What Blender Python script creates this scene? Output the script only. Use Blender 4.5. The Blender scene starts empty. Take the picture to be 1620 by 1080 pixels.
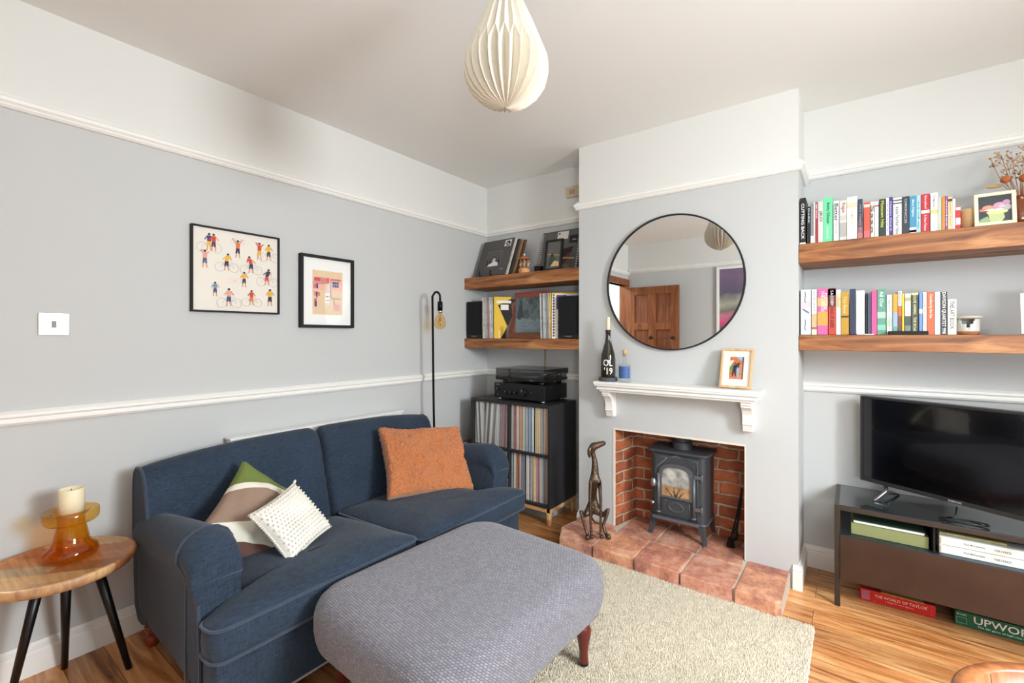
import bpy, math, random
from math import sin, cos, pi, radians, sqrt, atan2
from mathutils import Vector, Matrix, noise

random.seed(7)
scn = bpy.context.scene
COL = scn.collection

# ---------------------------------------------------------------- camera
cam_data = bpy.data.cameras.new('camera')
cam = bpy.data.objects.new('camera', cam_data); COL.objects.link(cam)
cam_data.sensor_width = 36.0
cam_data.lens = 724.4 / 1620 * 36
cam_data.shift_y = -0.00528
cam_data.clip_start = 0.02
cam.location = (2.4406, 0, 1.25)
cam.rotation_euler = (pi / 2, 0, radians(36.59))
scn.camera = cam

# ---------------------------------------------------------------- world, light, exposure
world = bpy.data.worlds.new('world'); scn.world = world; world.use_nodes = True
wb = world.node_tree.nodes['Background']
wb.inputs[0].default_value = (0.92, 0.96, 1.0, 1); wb.inputs[1].default_value = 0.8

def area(name, loc, target, sx, sy, power, col=(1, 1, 1), spread=180):
    l = bpy.data.lights.new(name, 'AREA'); l.shape = 'RECTANGLE'; l.size = sx; l.size_y = sy
    l.energy = power; l.color = col; l.spread = radians(spread)
    o = bpy.data.objects.new(name, l); COL.objects.link(o); o.location = loc
    d = Vector(target) - Vector(loc); o.rotation_euler = d.to_track_quat('-Z', 'Y').to_euler()
    return o
area('window_daylight', (4.32, 1.2, 1.72), (2.0, 0.5, 0.4), 0.9, 0.8, 160, (0.875, 0.945, 1.0))
area('window_daylight_steep', (4.32, 0.85, 1.85), (3.1, 2.1, 0.0), 1.15, 0.8, 16, (0.875, 0.945, 1.0), 100)
area('bay_daylight', (3.42, -0.95, 1.9), (3.0, 1.6, 0.0), 1.0, 0.9, 8, (0.875, 0.945, 1.0), 120)
area('bay_ceiling_fill', (3.42, -1.0, 0.95), (2.7, 1.6, 2.3), 0.95, 0.6, 66, (0.875, 0.945, 1.0), 150)  # upward fill lamp, added outside the unseen bay window to lift the ceiling
area('hall_fill', (-0.75, -0.2, 2.2), (-0.6, -0.2, 0.5), 0.5, 0.5, 42, (0.875, 0.945, 1.0))  # added lamp near the hall ceiling; brightens the hall and fills the room

scn.cycles.transparent_max_bounces = 32
scn.view_settings.view_transform = 'Standard'
scn.view_settings.look = 'None'
scn.view_settings.exposure = 0.03
scn.view_settings.gamma = 1.0
scn.view_settings.use_curve_mapping = False

# ---------------------------------------------------------------- materials
def lin(c):
    return tuple(((v / 255) / 12.92 if v / 255 <= 0.04045 else ((v / 255 + 0.055) / 1.055) ** 2.4) for v in c) + (1,)

MATS = {}
def pmat(name, col, rough=0.6, metal=0.0, bump=0.0, bscale=60, var=0.0, vscale=8, sheen=0.0, coat=0.0, trans=0.0, ior=1.45, bdist=0.004):
    if name in MATS: return MATS[name]
    m = bpy.data.materials.new(name); m.use_nodes = True; MATS[name] = m
    nt = m.node_tree; b = nt.nodes['Principled BSDF']
    c = lin(col)
    b.inputs['Base Color'].default_value = c
    b.inputs['Roughness'].default_value = rough; b.inputs['Metallic'].default_value = metal
    b.inputs['IOR'].default_value = ior
    b.inputs['Transmission Weight'].default_value = trans
    b.inputs['Sheen Weight'].default_value = sheen
    b.inputs['Coat Weight'].default_value = coat
    tc = nt.nodes.new('ShaderNodeTexCoord')
    if var > 0:
        n = nt.nodes.new('ShaderNodeTexNoise'); n.inputs['Scale'].default_value = vscale; n.inputs['Detail'].default_value = 4
        nt.links.new(tc.outputs['Object'], n.inputs['Vector'])
        mx = nt.nodes.new('ShaderNodeMix'); mx.data_type = 'RGBA'
        mx.inputs[6].default_value = tuple(v * (1 - var) for v in c[:3]) + (1,)
        mx.inputs[7].default_value = tuple(min(1, v * (1 + var)) for v in c[:3]) + (1,)
        nt.links.new(n.outputs['Fac'], mx.inputs[0]); nt.links.new(mx.outputs[2], b.inputs['Base Color'])
    if bump > 0:
        n2 = nt.nodes.new('ShaderNodeTexNoise'); n2.inputs['Scale'].default_value = bscale; n2.inputs['Detail'].default_value = 3
        nt.links.new(tc.outputs['Object'], n2.inputs['Vector'])
        bp = nt.nodes.new('ShaderNodeBump'); bp.inputs['Strength'].default_value = bump; bp.inputs['Distance'].default_value = bdist
        nt.links.new(n2.outputs['Fac'], bp.inputs['Height']); nt.links.new(bp.outputs[0], b.inputs['Normal'])
    return m

def ramp(nt, stops):
    r = nt.nodes.new('ShaderNodeValToRGB'); e = r.color_ramp.elements
    while len(e) < len(stops): e.new(0.5)
    for k, (p, c) in enumerate(stops): e[k].position = p; e[k].color = lin(c)
    return r

def wood(name, dark, mid, light, axis='X', scale=1.0, rough=0.45, knots=False, coat=0.0, stretch=14):
    if name in MATS: return MATS[name]
    m = bpy.data.materials.new(name); m.use_nodes = True; MATS[name] = m
    nt = m.node_tree; L = nt.links; b = nt.nodes['Principled BSDF']
    tc = nt.nodes.new('ShaderNodeTexCoord'); mp = nt.nodes.new('ShaderNodeMapping')
    s = [stretch * scale] * 3; s['XYZ'.index(axis)] = 1.1 * scale
    mp.inputs['Scale'].default_value = s
    L.new(tc.outputs['Object'], mp.inputs['Vector'])
    n = nt.nodes.new('ShaderNodeTexNoise'); n.inputs['Scale'].default_value = 2.2; n.inputs['Detail'].default_value = 8; n.inputs['Roughness'].default_value = 0.62
    n.inputs['Distortion'].default_value = 1.1
    L.new(mp.outputs[0], n.inputs['Vector'])
    r = ramp(nt, [(0.3, dark), (0.5, mid), (0.68, light)]); L.new(n.outputs['Fac'], r.inputs[0])
    out = r.outputs[0]
    if knots:
        v = nt.nodes.new('ShaderNodeTexVoronoi'); v.inputs['Scale'].default_value = 1.0; v.feature = 'F1'
        mp2 = nt.nodes.new('ShaderNodeMapping'); s2 = [8.0] * 3; s2['XYZ'.index(axis)] = 3.1
        mp2.inputs['Scale'].default_value = s2; L.new(tc.outputs['Object'], mp2.inputs['Vector'])
        n3 = nt.nodes.new('ShaderNodeTexNoise'); n3.inputs['Scale'].default_value = 9; L.new(tc.outputs['Object'], n3.inputs['Vector'])
        mv = nt.nodes.new('ShaderNodeMix'); mv.data_type = 'RGBA'; mv.inputs[0].default_value = 0.2
        L.new(mp2.outputs[0], mv.inputs[6]); L.new(n3.outputs['Color'], mv.inputs[7]); L.new(mv.outputs[2], v.inputs['Vector'])
        rr = nt.nodes.new('ShaderNodeValToRGB'); rr.color_ramp.elements[0].position = 0.13; rr.color_ramp.elements[0].color = (0.95, 0.95, 0.95, 1)
        rr.color_ramp.elements[1].position = 0.30; rr.color_ramp.elements[1].color = (0, 0, 0, 1); L.new(v.outputs['Distance'], rr.inputs[0])
        mx = nt.nodes.new('ShaderNodeMix'); mx.data_type = 'RGBA'; L.new(rr.outputs[0], mx.inputs[0]); L.new(out, mx.inputs[6])
        mx.inputs[7].default_value = lin(tuple(int(q * 0.62) for q in dark)); out = mx.outputs[2]
    L.new(out, b.inputs['Base Color']); b.inputs['Roughness'].default_value = rough; b.inputs['Coat Weight'].default_value = coat
    bp = nt.nodes.new('ShaderNodeBump'); bp.inputs['Strength'].default_value = 0.15; bp.inputs['Distance'].default_value = 0.003
    L.new(n.outputs['Fac'], bp.inputs['Height']); L.new(bp.outputs[0], b.inputs['Normal'])
    return m

def objcol(name, rough=0.5, lines=0.0):
    """material that takes the object's own colour (obj.color), optional faint printed speckle"""
    if name in MATS: return MATS[name]
    m = bpy.data.materials.new(name); m.use_nodes = True; MATS[name] = m
    nt = m.node_tree; L = nt.links; b = nt.nodes['Principled BSDF']; b.inputs['Roughness'].default_value = rough
    oi = nt.nodes.new('ShaderNodeObjectInfo')
    if lines:
        tc = nt.nodes.new('ShaderNodeTexCoord'); mp = nt.nodes.new('ShaderNodeMapping'); mp.inputs['Scale'].default_value = (60, 10, 22)
        L.new(tc.outputs['Object'], mp.inputs['Vector'])
        n = nt.nodes.new('ShaderNodeTexNoise'); n.inputs['Scale'].default_value = 1.0; n.inputs['Detail'].default_value = 2; n.noise_dimensions = '4D'
        L.new(oi.outputs['Random'], n.inputs['W']); L.new(mp.outputs[0], n.inputs['Vector'])
        mr = nt.nodes.new('ShaderNodeMapRange'); mr.inputs[1].default_value = 0.52; mr.inputs[2].default_value = 0.6; mr.inputs[3].default_value = 0; mr.inputs[4].default_value = lines
        L.new(n.outputs['Fac'], mr.inputs[0])
        mx = nt.nodes.new('ShaderNodeMix'); mx.data_type = 'RGBA'; L.new(mr.outputs[0], mx.inputs[0]); L.new(oi.outputs['Color'], mx.inputs[6]); mx.inputs[7].default_value = (0.05, 0.045, 0.05, 1)
        L.new(mx.outputs[2], b.inputs['Base Color'])
    else:
        L.new(oi.outputs['Color'], b.inputs['Base Color'])
    return m

# ---------------------------------------------------------------- mesh builder
class MB:
    def __init__(s): s.v = []; s.f = []; s.mi = []; s.sm = []
    def add(s, vs, fs, mi=0, smooth=False, M=None):
        o = len(s.v)
        for p in vs:
            p = Vector(p)
            if M is not None: p = M @ p
            s.v.append(p)
        for f in fs: s.f.append([o + i for i in f]); s.mi.append(mi); s.sm.append(smooth)
        return s
    def box(s, x0, x1, y0, y1, z0, z1, mi=0, M=None):
        vs = [(x, y, z) for z in (z0, z1) for y in (y0, y1) for x in (x0, x1)]
        return s.add(vs, [(0, 2, 3, 1), (4, 5, 7, 6), (0, 1, 5, 4), (2, 6, 7, 3), (0, 4, 6, 2), (1, 3, 7, 5)], mi, False, M)
    def lathe(s, prof, n=32, mi=0, M=None, smooth=True, cap=True):
        vs = []; fs = []
        for (r, z) in prof:
            for k in range(n):
                a = 2 * pi * k / n; vs.append((r * cos(a), r * sin(a), z))
        for i in range(len(prof) - 1):
            for k in range(n):
                fs.append((i * n + k, i * n + (k + 1) % n, (i + 1) * n + (k + 1) % n, (i + 1) * n + k))
        if cap:
            if prof[0][0] > 1e-5: fs.append(tuple(reversed(range(n))))
            if prof[-1][0] > 1e-5: fs.append(tuple(range((len(prof) - 1) * n, len(prof) * n)))
        return s.add(vs, fs, mi, smooth, M)
    def cyl(s, p0, p1, r0, r1=None, n=16, mi=0, smooth=True):
        p0, p1 = Vector(p0), Vector(p1); r1 = r0 if r1 is None else r1
        d = p1 - p0; M = Matrix.Translation(p0) @ d.to_track_quat('Z', 'Y').to_matrix().to_4x4()
        return s.lathe([(r0, 0), (r1, d.length)], n, mi, M, smooth)
    def tube(s, pts, r, n=8, mi=0, closed=False):
        pts = [Vector(p) for p in pts]; m = len(pts); vs = []; fs = []
        up = None
        for i, p in enumerate(pts):
            if closed: t = pts[(i + 1) % m] - pts[i - 1]
            else: t = pts[min(i + 1, m - 1)] - pts[max(i - 1, 0)]
            if t.length < 1e-9: t = Vector((0, 0, 1))
            t.normalize()
            if up is None:
                up = t.orthogonal().normalized()
            up = (up - t * up.dot(t))
            if up.length < 1e-6: up = t.orthogonal()
            up.normalize(); w = t.cross(up)
            rr = r[i] if isinstance(r, (list, tuple)) else r
            for k in range(n):
                a = 2 * pi * k / n; vs.append(p + up * (rr * cos(a)) + w * (rr * sin(a)))
        for i in range(m if closed else m - 1):
            j = (i + 1) % m
            for k in range(n): fs.append((i * n + k, i * n + (k + 1) % n, j * n + (k + 1) % n, j * n + k))
        if not closed: fs.append(tuple(reversed(range(n)))); fs.append(tuple(range((m - 1) * n, m * n)))
        return s.add(vs, fs, mi, True)
    def prism(s, poly, d, axis='z', off=0.0, mi=0, M=None, smooth=False):
        """poly: 2-D points; extruded from off to off+d along axis. (a,b) map to the two other axes in xyz order"""
        n = len(poly); vs = []
        for h in (off, off + d):
            for a, b in poly:
                vs.append((a, b, h) if axis == 'z' else ((a, h, b) if axis == 'y' else (h, a, b)))
        fs = [tuple(reversed(range(n))), tuple(range(n, 2 * n))] + [(k, (k + 1) % n, n + (k + 1) % n, n + k) for k in range(n)]
        if axis == 'y': fs = [tuple(reversed(f)) for f in fs]
        return s.add(vs, fs, mi, smooth, M)
    def loft(s, rings, mi=0, closed=True, cap=True, smooth=True, M=None):
        n = len(rings[0]); vs = [p for r in rings for p in r]; fs = []
        for i in range(len(rings) - 1):
            for k in range(n if closed else n - 1):
                fs.append((i * n + k, i * n + (k + 1) % n, (i + 1) * n + (k + 1) % n, (i + 1) * n + k))
        if cap and closed: fs.append(tuple(reversed(range(n)))); fs.append(tuple(range((len(rings) - 1) * n, len(rings) * n)))
        return s.add(vs, fs, mi, smooth, M)
    def grid(s, fn, nu, nv, mi=0, smooth=True):
        vs = [fn(i / nu, j / nv) for i in range(nu + 1) for j in range(nv + 1)]
        fs = [(i * (nv + 1) + j, (i + 1) * (nv + 1) + j, (i + 1) * (nv + 1) + j + 1, i * (nv + 1) + j + 1) for i in range(nu) for j in range(nv)]
        return s.add(vs, fs, mi, smooth)
    def build(s, name, mats, parent=None, bevel=0.0, seg=2, sub=0, sharp=None, color=None, recalc=False):
        me = bpy.data.meshes.new(name)
        me.from_pydata([tuple(p) for p in s.v], [], s.f)
        if not isinstance(mats, (list, tuple)): mats = [mats]
        for m in mats: me.materials.append(m)
        me.polygons.foreach_set('material_index', s.mi)
        me.polygons.foreach_set('use_smooth', s.sm)
        if recalc or True:
            import bmesh
            bm = bmesh.new(); bm.from_mesh(me)
            bmesh.ops.recalc_face_normals(bm, faces=bm.faces)
            bm.to_mesh(me); bm.free()
        if sharp: me.set_sharp_from_angle(angle=radians(sharp))
        me.update()
        o = bpy.data.objects.new(name, me); COL.objects.link(o)
        if parent is not None: o.parent = parent
        if color is not None: o.color = lin(color)
        if bevel > 0:
            b = o.modifiers.new('bevel', 'BEVEL'); b.width = bevel; b.segments = seg; b.limit_method = 'ANGLE'; b.angle_limit = radians(40)
        if sub:
            q = o.modifiers.new('subsurf', 'SUBSURF'); q.levels = sub; q.render_levels = sub
        return o

def tag(o, label, cat, group=None, kind=None):
    o['label'] = label; o['category'] = cat
    if group: o['group'] = group
    if kind: o['kind'] = kind
    return o
def thing(name, label, cat, loc=(0, 0, 0), rz=0.0, group=None, rot=None):
    o = bpy.data.objects.new(name, None); COL.objects.link(o); o.empty_display_size = 0.05
    o.location = loc; o.rotation_euler = rot if rot else (0, 0, rz)
    return tag(o, label, cat, group)
def struct(o, label=None, cat=None):
    o['kind'] = 'structure'
    if label: o['label'] = label
    if cat: o['category'] = cat
    return o

_TXT = {}
def text_mesh(st):
    if st in _TXT: return _TXT[st]
    cu = bpy.data.curves.new('t', 'FONT'); cu.body = st; cu.offset = 0.012; cu.resolution_u = 2
    ob = bpy.data.objects.new('t', cu); COL.objects.link(ob)
    bpy.context.view_layer.update()
    me = bpy.data.meshes.new_from_object(ob.evaluated_get(bpy.context.evaluated_depsgraph_get()))
    vs = [v.co.copy() for v in me.vertices]; fs = [tuple(p.vertices) for p in me.polygons]
    bpy.data.objects.remove(ob); bpy.data.curves.remove(cu); bpy.data.meshes.remove(me)
    x0 = min(v.x for v in vs); x1 = max(v.x for v in vs); y0 = min(v.y for v in vs); y1 = max(v.y for v in vs)
    r = ([((v.x - x0) / (x1 - x0), (v.y - y0) / max(1e-6, y1 - y0)) for v in vs], fs); _TXT[st] = r
    return r
def add_text(mb, st, O, u, v, mi=0):
    """fills the box from O along u (reading direction) and v (letter height)"""
    vs, fs = text_mesh(st); O, u, v = Vector(O), Vector(u), Vector(v)
    return mb.add([O + u * a + v * b for a, b in vs], fs, mi)
def text_obj(name, st, O, u, v, mat, parent):
    mb = MB(); vs, fs = text_mesh(st); O, u, v = Vector(O), Vector(u), Vector(v)
    me = bpy.data.meshes.new(name); me.from_pydata([tuple(O + u * a + v * b) for a, b in vs], [], fs); me.materials.append(mat)
    o = bpy.data.objects.new(name, me); COL.objects.link(o); o.parent = parent
    return o

WHITE = pmat('white_gloss_paint', (240, 238, 232), 0.4)
UPPER = pmat('off_white_wall_paint', (222, 221, 216), 0.85, bump=0.05, bscale=25)
GREY = pmat('light_grey_wall_paint', (198, 199, 197), 0.8, bump=0.05, bscale=25)
CEILM = pmat('white_ceiling_paint', (240, 240, 236), 0.9)
BLACKMETAL = pmat('black_metal', (22, 22, 23), 0.4, 0.6)
BLACK = pmat('black_plastic', (16, 16, 17), 0.35)
MATBLACK = pmat('matt_black', (24, 24, 25), 0.7)
CHROME = pmat('chrome', (215, 213, 208), 0.25, 1.0)
PAPER = pmat('paper_pages', (236, 230, 215), 0.9)
CARDW = pmat('white_card', (240, 239, 234), 0.8)
COVER = objcol('printed_cover', 0.45)
SLEEVE = objcol('record_sleeve', 0.5, 0.3)

def flat(c, rough=0.6):
    return pmat('paint_%d_%d_%d' % c, c, rough)

def glass_mat(name, col=(1, 1, 1), rough=0.0, ior=1.5):
    if name in MATS: return MATS[name]
    m = bpy.data.materials.new(name); m.use_nodes = True; MATS[name] = m
    nt = m.node_tree; nt.nodes.remove(nt.nodes['Principled BSDF']); out = nt.nodes['Material Output']
    t = nt.nodes.new('ShaderNodeBsdfTransparent'); t.inputs[0].default_value = col + (1,)
    g = nt.nodes.new('ShaderNodeBsdfGlossy'); g.inputs['Roughness'].default_value = rough
    # Schlick reflectance that is the same from both faces of the glass
    lw = nt.nodes.new('ShaderNodeLayerWeight'); lw.inputs[0].default_value = .5
    pw = nt.nodes.new('ShaderNodeMath'); pw.operation = 'POWER'; pw.inputs[1].default_value = 5; nt.links.new(lw.outputs['Facing'], pw.inputs[0])
    f0 = ((ior - 1) / (ior + 1)) ** 2
    fr = nt.nodes.new('ShaderNodeMath'); fr.operation = 'MULTIPLY_ADD'; fr.inputs[1].default_value = (1 - f0) * .8; fr.inputs[2].default_value = f0; nt.links.new(pw.outputs[0], fr.inputs[0])
    mx = nt.nodes.new('ShaderNodeMixShader'); nt.links.new(fr.outputs[0], mx.inputs[0]); nt.links.new(t.outputs[0], mx.inputs[1]); nt.links.new(g.outputs[0], mx.inputs[2])
    nt.links.new(mx.outputs[0], out.inputs[0])
    return m
PANE = glass_mat('clear_pane')
AR = glass_mat('picture_glass', ior=1.16)

# ================================================================ SETTING
H = 2.475; YB = 2.937; YR = 2.973; YC = 2.659; XL = 1.011; XR = 2.2284; YN = -0.64; XW = 4.0
ZP = 2.068; ZP2 = 2.099   # picture rail undersides

# floor: laminate planks running along x
def floor_mat():
    m = bpy.data.materials.new('laminate_planks'); m.use_nodes = True; nt = m.node_tree; L = nt.links; b = nt.nodes['Principled BSDF']
    tc = nt.nodes.new('ShaderNodeTexCoord')
    br = nt.nodes.new('ShaderNodeTexBrick'); br.inputs['Scale'].default_value = 1.0; br.offset = 0.37; br.offset_frequency = 2
    br.inputs['Brick Width'].default_value = 1.15; br.inputs['Row Height'].default_value = 0.125; br.inputs['Mortar Size'].default_value = 0.0012; br.inputs['Mortar Smooth'].default_value = 0.3
    br.inputs['Color1'].default_value = (0, 0, 0, 1); br.inputs['Color2'].default_value = (1, 1, 1, 1); br.inputs['Mortar'].default_value = (0.5, 0.5, 0.5, 1)
    L.new(tc.outputs['Object'], br.inputs['Vector'])
    mp = nt.nodes.new('ShaderNodeMapping'); mp.inputs['Scale'].default_value = (1.6, 17, 1); L.new(tc.outputs['Object'], mp.inputs['Vector'])
    ad = nt.nodes.new('ShaderNodeVectorMath'); ad.operation = 'MULTIPLY_ADD'; ad.inputs[1].default_value = (7, 13, 0)
    L.new(br.outputs['Color'], ad.inputs[0]); L.new(mp.outputs[0], ad.inputs[2])
    n = nt.nodes.new('ShaderNodeTexNoise'); n.inputs['Scale'].default_value = 1.6; n.inputs['Detail'].default_value = 8; n.inputs['Roughness'].default_value = 0.6; n.inputs['Distortion'].default_value = 0.9
    L.new(ad.outputs[0], n.inputs['Vector'])
    r = ramp(nt, [(0.28, (112, 62, 34)), (0.45, (198, 130, 74)), (0.68, (236, 182, 122))]); L.new(n.outputs['Fac'], r.inputs[0])
    mx = nt.nodes.new('ShaderNodeMix'); mx.data_type = 'RGBA'; mx.blend_type = 'MULTIPLY'; mx.inputs[0].default_value = 1
    r2 = nt.nodes.new('ShaderNodeMapRange'); r2.inputs[3].default_value = 0.66; r2.inputs[4].default_value = 1.12
    L.new(br.outputs['Color'], r2.inputs[0]); L.new(r.outputs[0], mx.inputs[6]); L.new(r2.outputs[0], mx.inputs[7])
    mo = nt.nodes.new('ShaderNodeMix'); mo.data_type = 'RGBA'; L.new(br.outputs['Fac'], mo.inputs[0]); L.new(mx.outputs[2], mo.inputs[6]); mo.inputs[7].default_value = lin((92, 52, 28))
    L.new(mo.outputs[2], b.inputs['Base Color']); b.inputs['Roughness'].default_value = 0.3
    return m
struct(MB().box(-1.3, XW, YN, YR + 0.05, -0.05, 0).build('floor', floor_mat()))
struct(MB().box(-1.3, XW + .1, YN - .1, YR + 0.1, H, H + 0.05).build('ceiling', CEILM))

# walls, painted light grey below the picture rail and off-white above it
def twotone(mb, x0, x1, y0, y1, z0=0, z1=H, zp=ZP + .02):
    if z0 < zp: mb.box(x0, x1, y0, y1, z0, min(zp, z1), 0)
    if z1 > zp: mb.box(x0, x1, y0, y1, max(zp, z0), z1, 1)
    return mb
w = MB(); twotone(w, -.1, 0, .12, YB + .1); twotone(w, -.1, 0, YN - .1, -.60); twotone(w, -.1, 0, -.60, .12, 1.93)
struct(w.build('wall_left', [GREY, UPPER]))
struct(twotone(MB(), 0, XL, YB, YB + .1).build('wall_back_left_recess', [GREY, UPPER]))
struct(twotone(MB(), XR, XW, YR, YR + .1, zp=ZP2 + .02).build('wall_back_right_recess', [GREY, UPPER]))
FX0, FX1, FZ = 1.256, 1.99, 0.677
w = MB(); twotone(w, XL, FX0, YC, YR); twotone(w, FX1, XR, YC, YR); twotone(w, FX0, FX1, YC, YR, FZ, H)
struct(w.build('wall_chimney_breast', [GREY, UPPER]))
struct(twotone(MB(), -1.3, 2.95, YN - .1, YN).build('wall_near', [GREY, UPPER]))
w = MB(); twotone(w, 2.95, XW, YN - .1, YN, 0, .85); twotone(w, 2.95, XW, YN - .1, YN, 2.2, H); twotone(w, 3.9, XW, YN - .1, YN, .85, 2.2)
struct(w.build('wall_near_window_side', [GREY, UPPER]))
WY0, WY1, WZ0, WZ1 = 0.15, 1.55, 0.95, 2.2
w = MB(); twotone(w, XW, XW + .1, YN - .1, WY0); twotone(w, XW, XW + .1, WY1, YR + .1); twotone(w, XW, XW + .1, WY0, WY1, 0, WZ0); twotone(w, XW, XW + .1, WY0, WY1, WZ1, H)
struct(w.build('wall_right', [GREY, UPPER]))
struct(MB().box(-1.3, -1.2, YN, 1.2, 0, H).build('wall_hall', UPPER))
struct(MB().box(-1.2, -.1, 1.1, 1.2, 0, H).build('wall_hall_end', UPPER))

def window(name, o, along, length, z0, z1, nb):
    r = bpy.data.objects.new(name, None); COL.objects.link(r); r.location = o; r.rotation_euler = (0, 0, atan2(along[1], along[0])); struct(r)
    fr = MB()
    h = z1 - z0
    fr.box(0, length, 0, .06, 0, .05); fr.box(0, length, 0, .06, h - .05, h)
    for k in range(nb + 1):
        x = k * (length - .05) / nb; fr.box(x, x + .05, 0, .06, .05, h - .05)
    fr.build('window_frame', WHITE, r, 0.004)
    MB().box(.02, length - .02, .028, .032, .02, h - .02).build('pane', PANE, r)
    MB().box(-.03, length + .03, -.06, .0, -.03, 0.0).build('window_sill', WHITE, r, 0.004)
    return r
window('window_1', (XW + .02, WY1, WZ0), (0, -1), WY1 - WY0, WZ0, WZ1, 2).rotation_euler = (0, 0, -pi / 2)
w2 = window('window_2', (3.9, YN - .02, .85), (-1, 0), .95, .85, 2.2, 2); w2.rotation_euler = (0, 0, pi)

# mouldings
def molding(name, pts, prof, mat=WHITE):
    """pts: list of (x,y) along the wall; prof: list of (out,z) profile; room on the left-hand side of the path... normal given per point"""
    rings = []
    for (x, y, nx, ny) in pts:
        rings.append([(x + nx * o, y + ny * o, z) for o, z in prof])
    return struct(MB().loft(rings, smooth=False).build(name, mat))
def rail_prof(z):
    return [(0, z), (.012, z), (.02, z + .008), (.016, z + .014), (.026, z + .022), (.026, z + .034), (.018, z + .04), (.01, z + .052), (0, z + .055)]
def dado_prof(z):
    return [(0, z), (.014, z + .002), (.022, z + .012), (.022, z + .02), (.016, z + .026), (.026, z + .034), (.026, z + .044), (.012, z + .055), (0, z + .056)]
def skirt_prof():
    return [(0, 0), (.018, 0), (.018, .082), (.013, .088), (.015, .096), (.007, .104), (.005, .116), (0, .116)]
rp = rail_prof(ZP)
molding('trim_1', [(0, YN, 1, 0), (0, YB, 1, -1), (XL, YB, -1, -1), (XL, YC, -1, -1), (XR, YC, 1, -1), (XR, YR, 1, -1)], rp)
molding('trim_2', [(XR, YR, 1, -1), (XW, YR, -1, -1), (XW, YN, -1, 1), (0, YN, 1, 1)], rail_prof(ZP2 - .002))
molding('trim_3', [(0, .19, 1, 0), (0, 2.215, 1, 0)], dado_prof(.925))
molding('trim_4', [(0, 2.222, 1, 0), (0, YB, 1, -1), (XL, YB, 0, -1)], dado_prof(.928))
molding('trim_5', [(XR, YR, 0, -1), (XW, YR, -1, -1), (XW, 1.6, -1, 0)], dado_prof(.951))
molding('baseboard_left', [(0, .19, 1, 0), (0, YB, 1, -1), (XL, YB, -1, -1), (XL, YC, -1, 0)], skirt_prof())
molding('baseboard_right', [(2.205, YC, 0, -1), (XR, YC, 1, -1), (XR, YR, 1, -1), (XW, YR, -1, -1), (XW, YN, -1, 1), (.75, YN, 0, 1)], skirt_prof())

# doorway in the left wall and its pine door, opened back against the near wall
PINE = wood('stained_pine', (96, 48, 22), (136, 76, 36), (165, 102, 55), 'Z', 1.0, 0.4)
t = MB(); t.box(-.1, .022, -.68 + .06, -.585, 0, 1.98); t.box(-.1, .022, .11, .185, 0, 1.98); t.box(-.1, .026, -.64, .20, 1.93, 2.01)
struct(t.build('trim_6', PINE, bevel=0.004))
d = bpy.data.objects.new('door_1', None); COL.objects.link(d); d.location = (.03, -.575, .01); d.rotation_euler = (0, 0, radians(3)); struct(d)
p = MB(); DW, DH = .68, 1.88
p.box(0, DW, -.018, .012, 0, DH)
p.build('door_core', wood('pine_panel', (96, 50, 26), (128, 72, 38), (155, 94, 52), 'Z'), d)
p = MB()
for x0, x1 in ((0, .10), (DW / 2 - .05, DW / 2 + .05), (DW - .10, DW)): p.box(x0, x1, .012, .026, 0, DH)
for z0, z1 in ((0, .2), (.78, .95), (1.32, 1.41), (DH - .1, DH)):
    p.box(.10, DW / 2 - .05, .012, .0255, z0, z1); p.box(DW / 2 + .05, DW - .10, .012, .0255, z0, z1)
p.build('door_stiles', PINE, d, 0.003)
MB().lathe([(.012, 0), (.010, .02), (.024, .035), (.026, .048), (.015, .06), (0, .062)], 20, M=Matrix.Translation((DW / 2, .026, 1.22)) @ Matrix.Rotation(-pi / 2, 4, 'X')).build('door_knob', MATBLACK, d)
MB().lathe([(.012, 0), (.010, .02), (.022, .035), (.022, .048), (.015, .055), (0, .058)], 20, M=Matrix.Translation((DW - .06, .026, 1.22)) @ Matrix.Rotation(-pi / 2, 4, 'X')).build('door_handle', MATBLACK, d)

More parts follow.
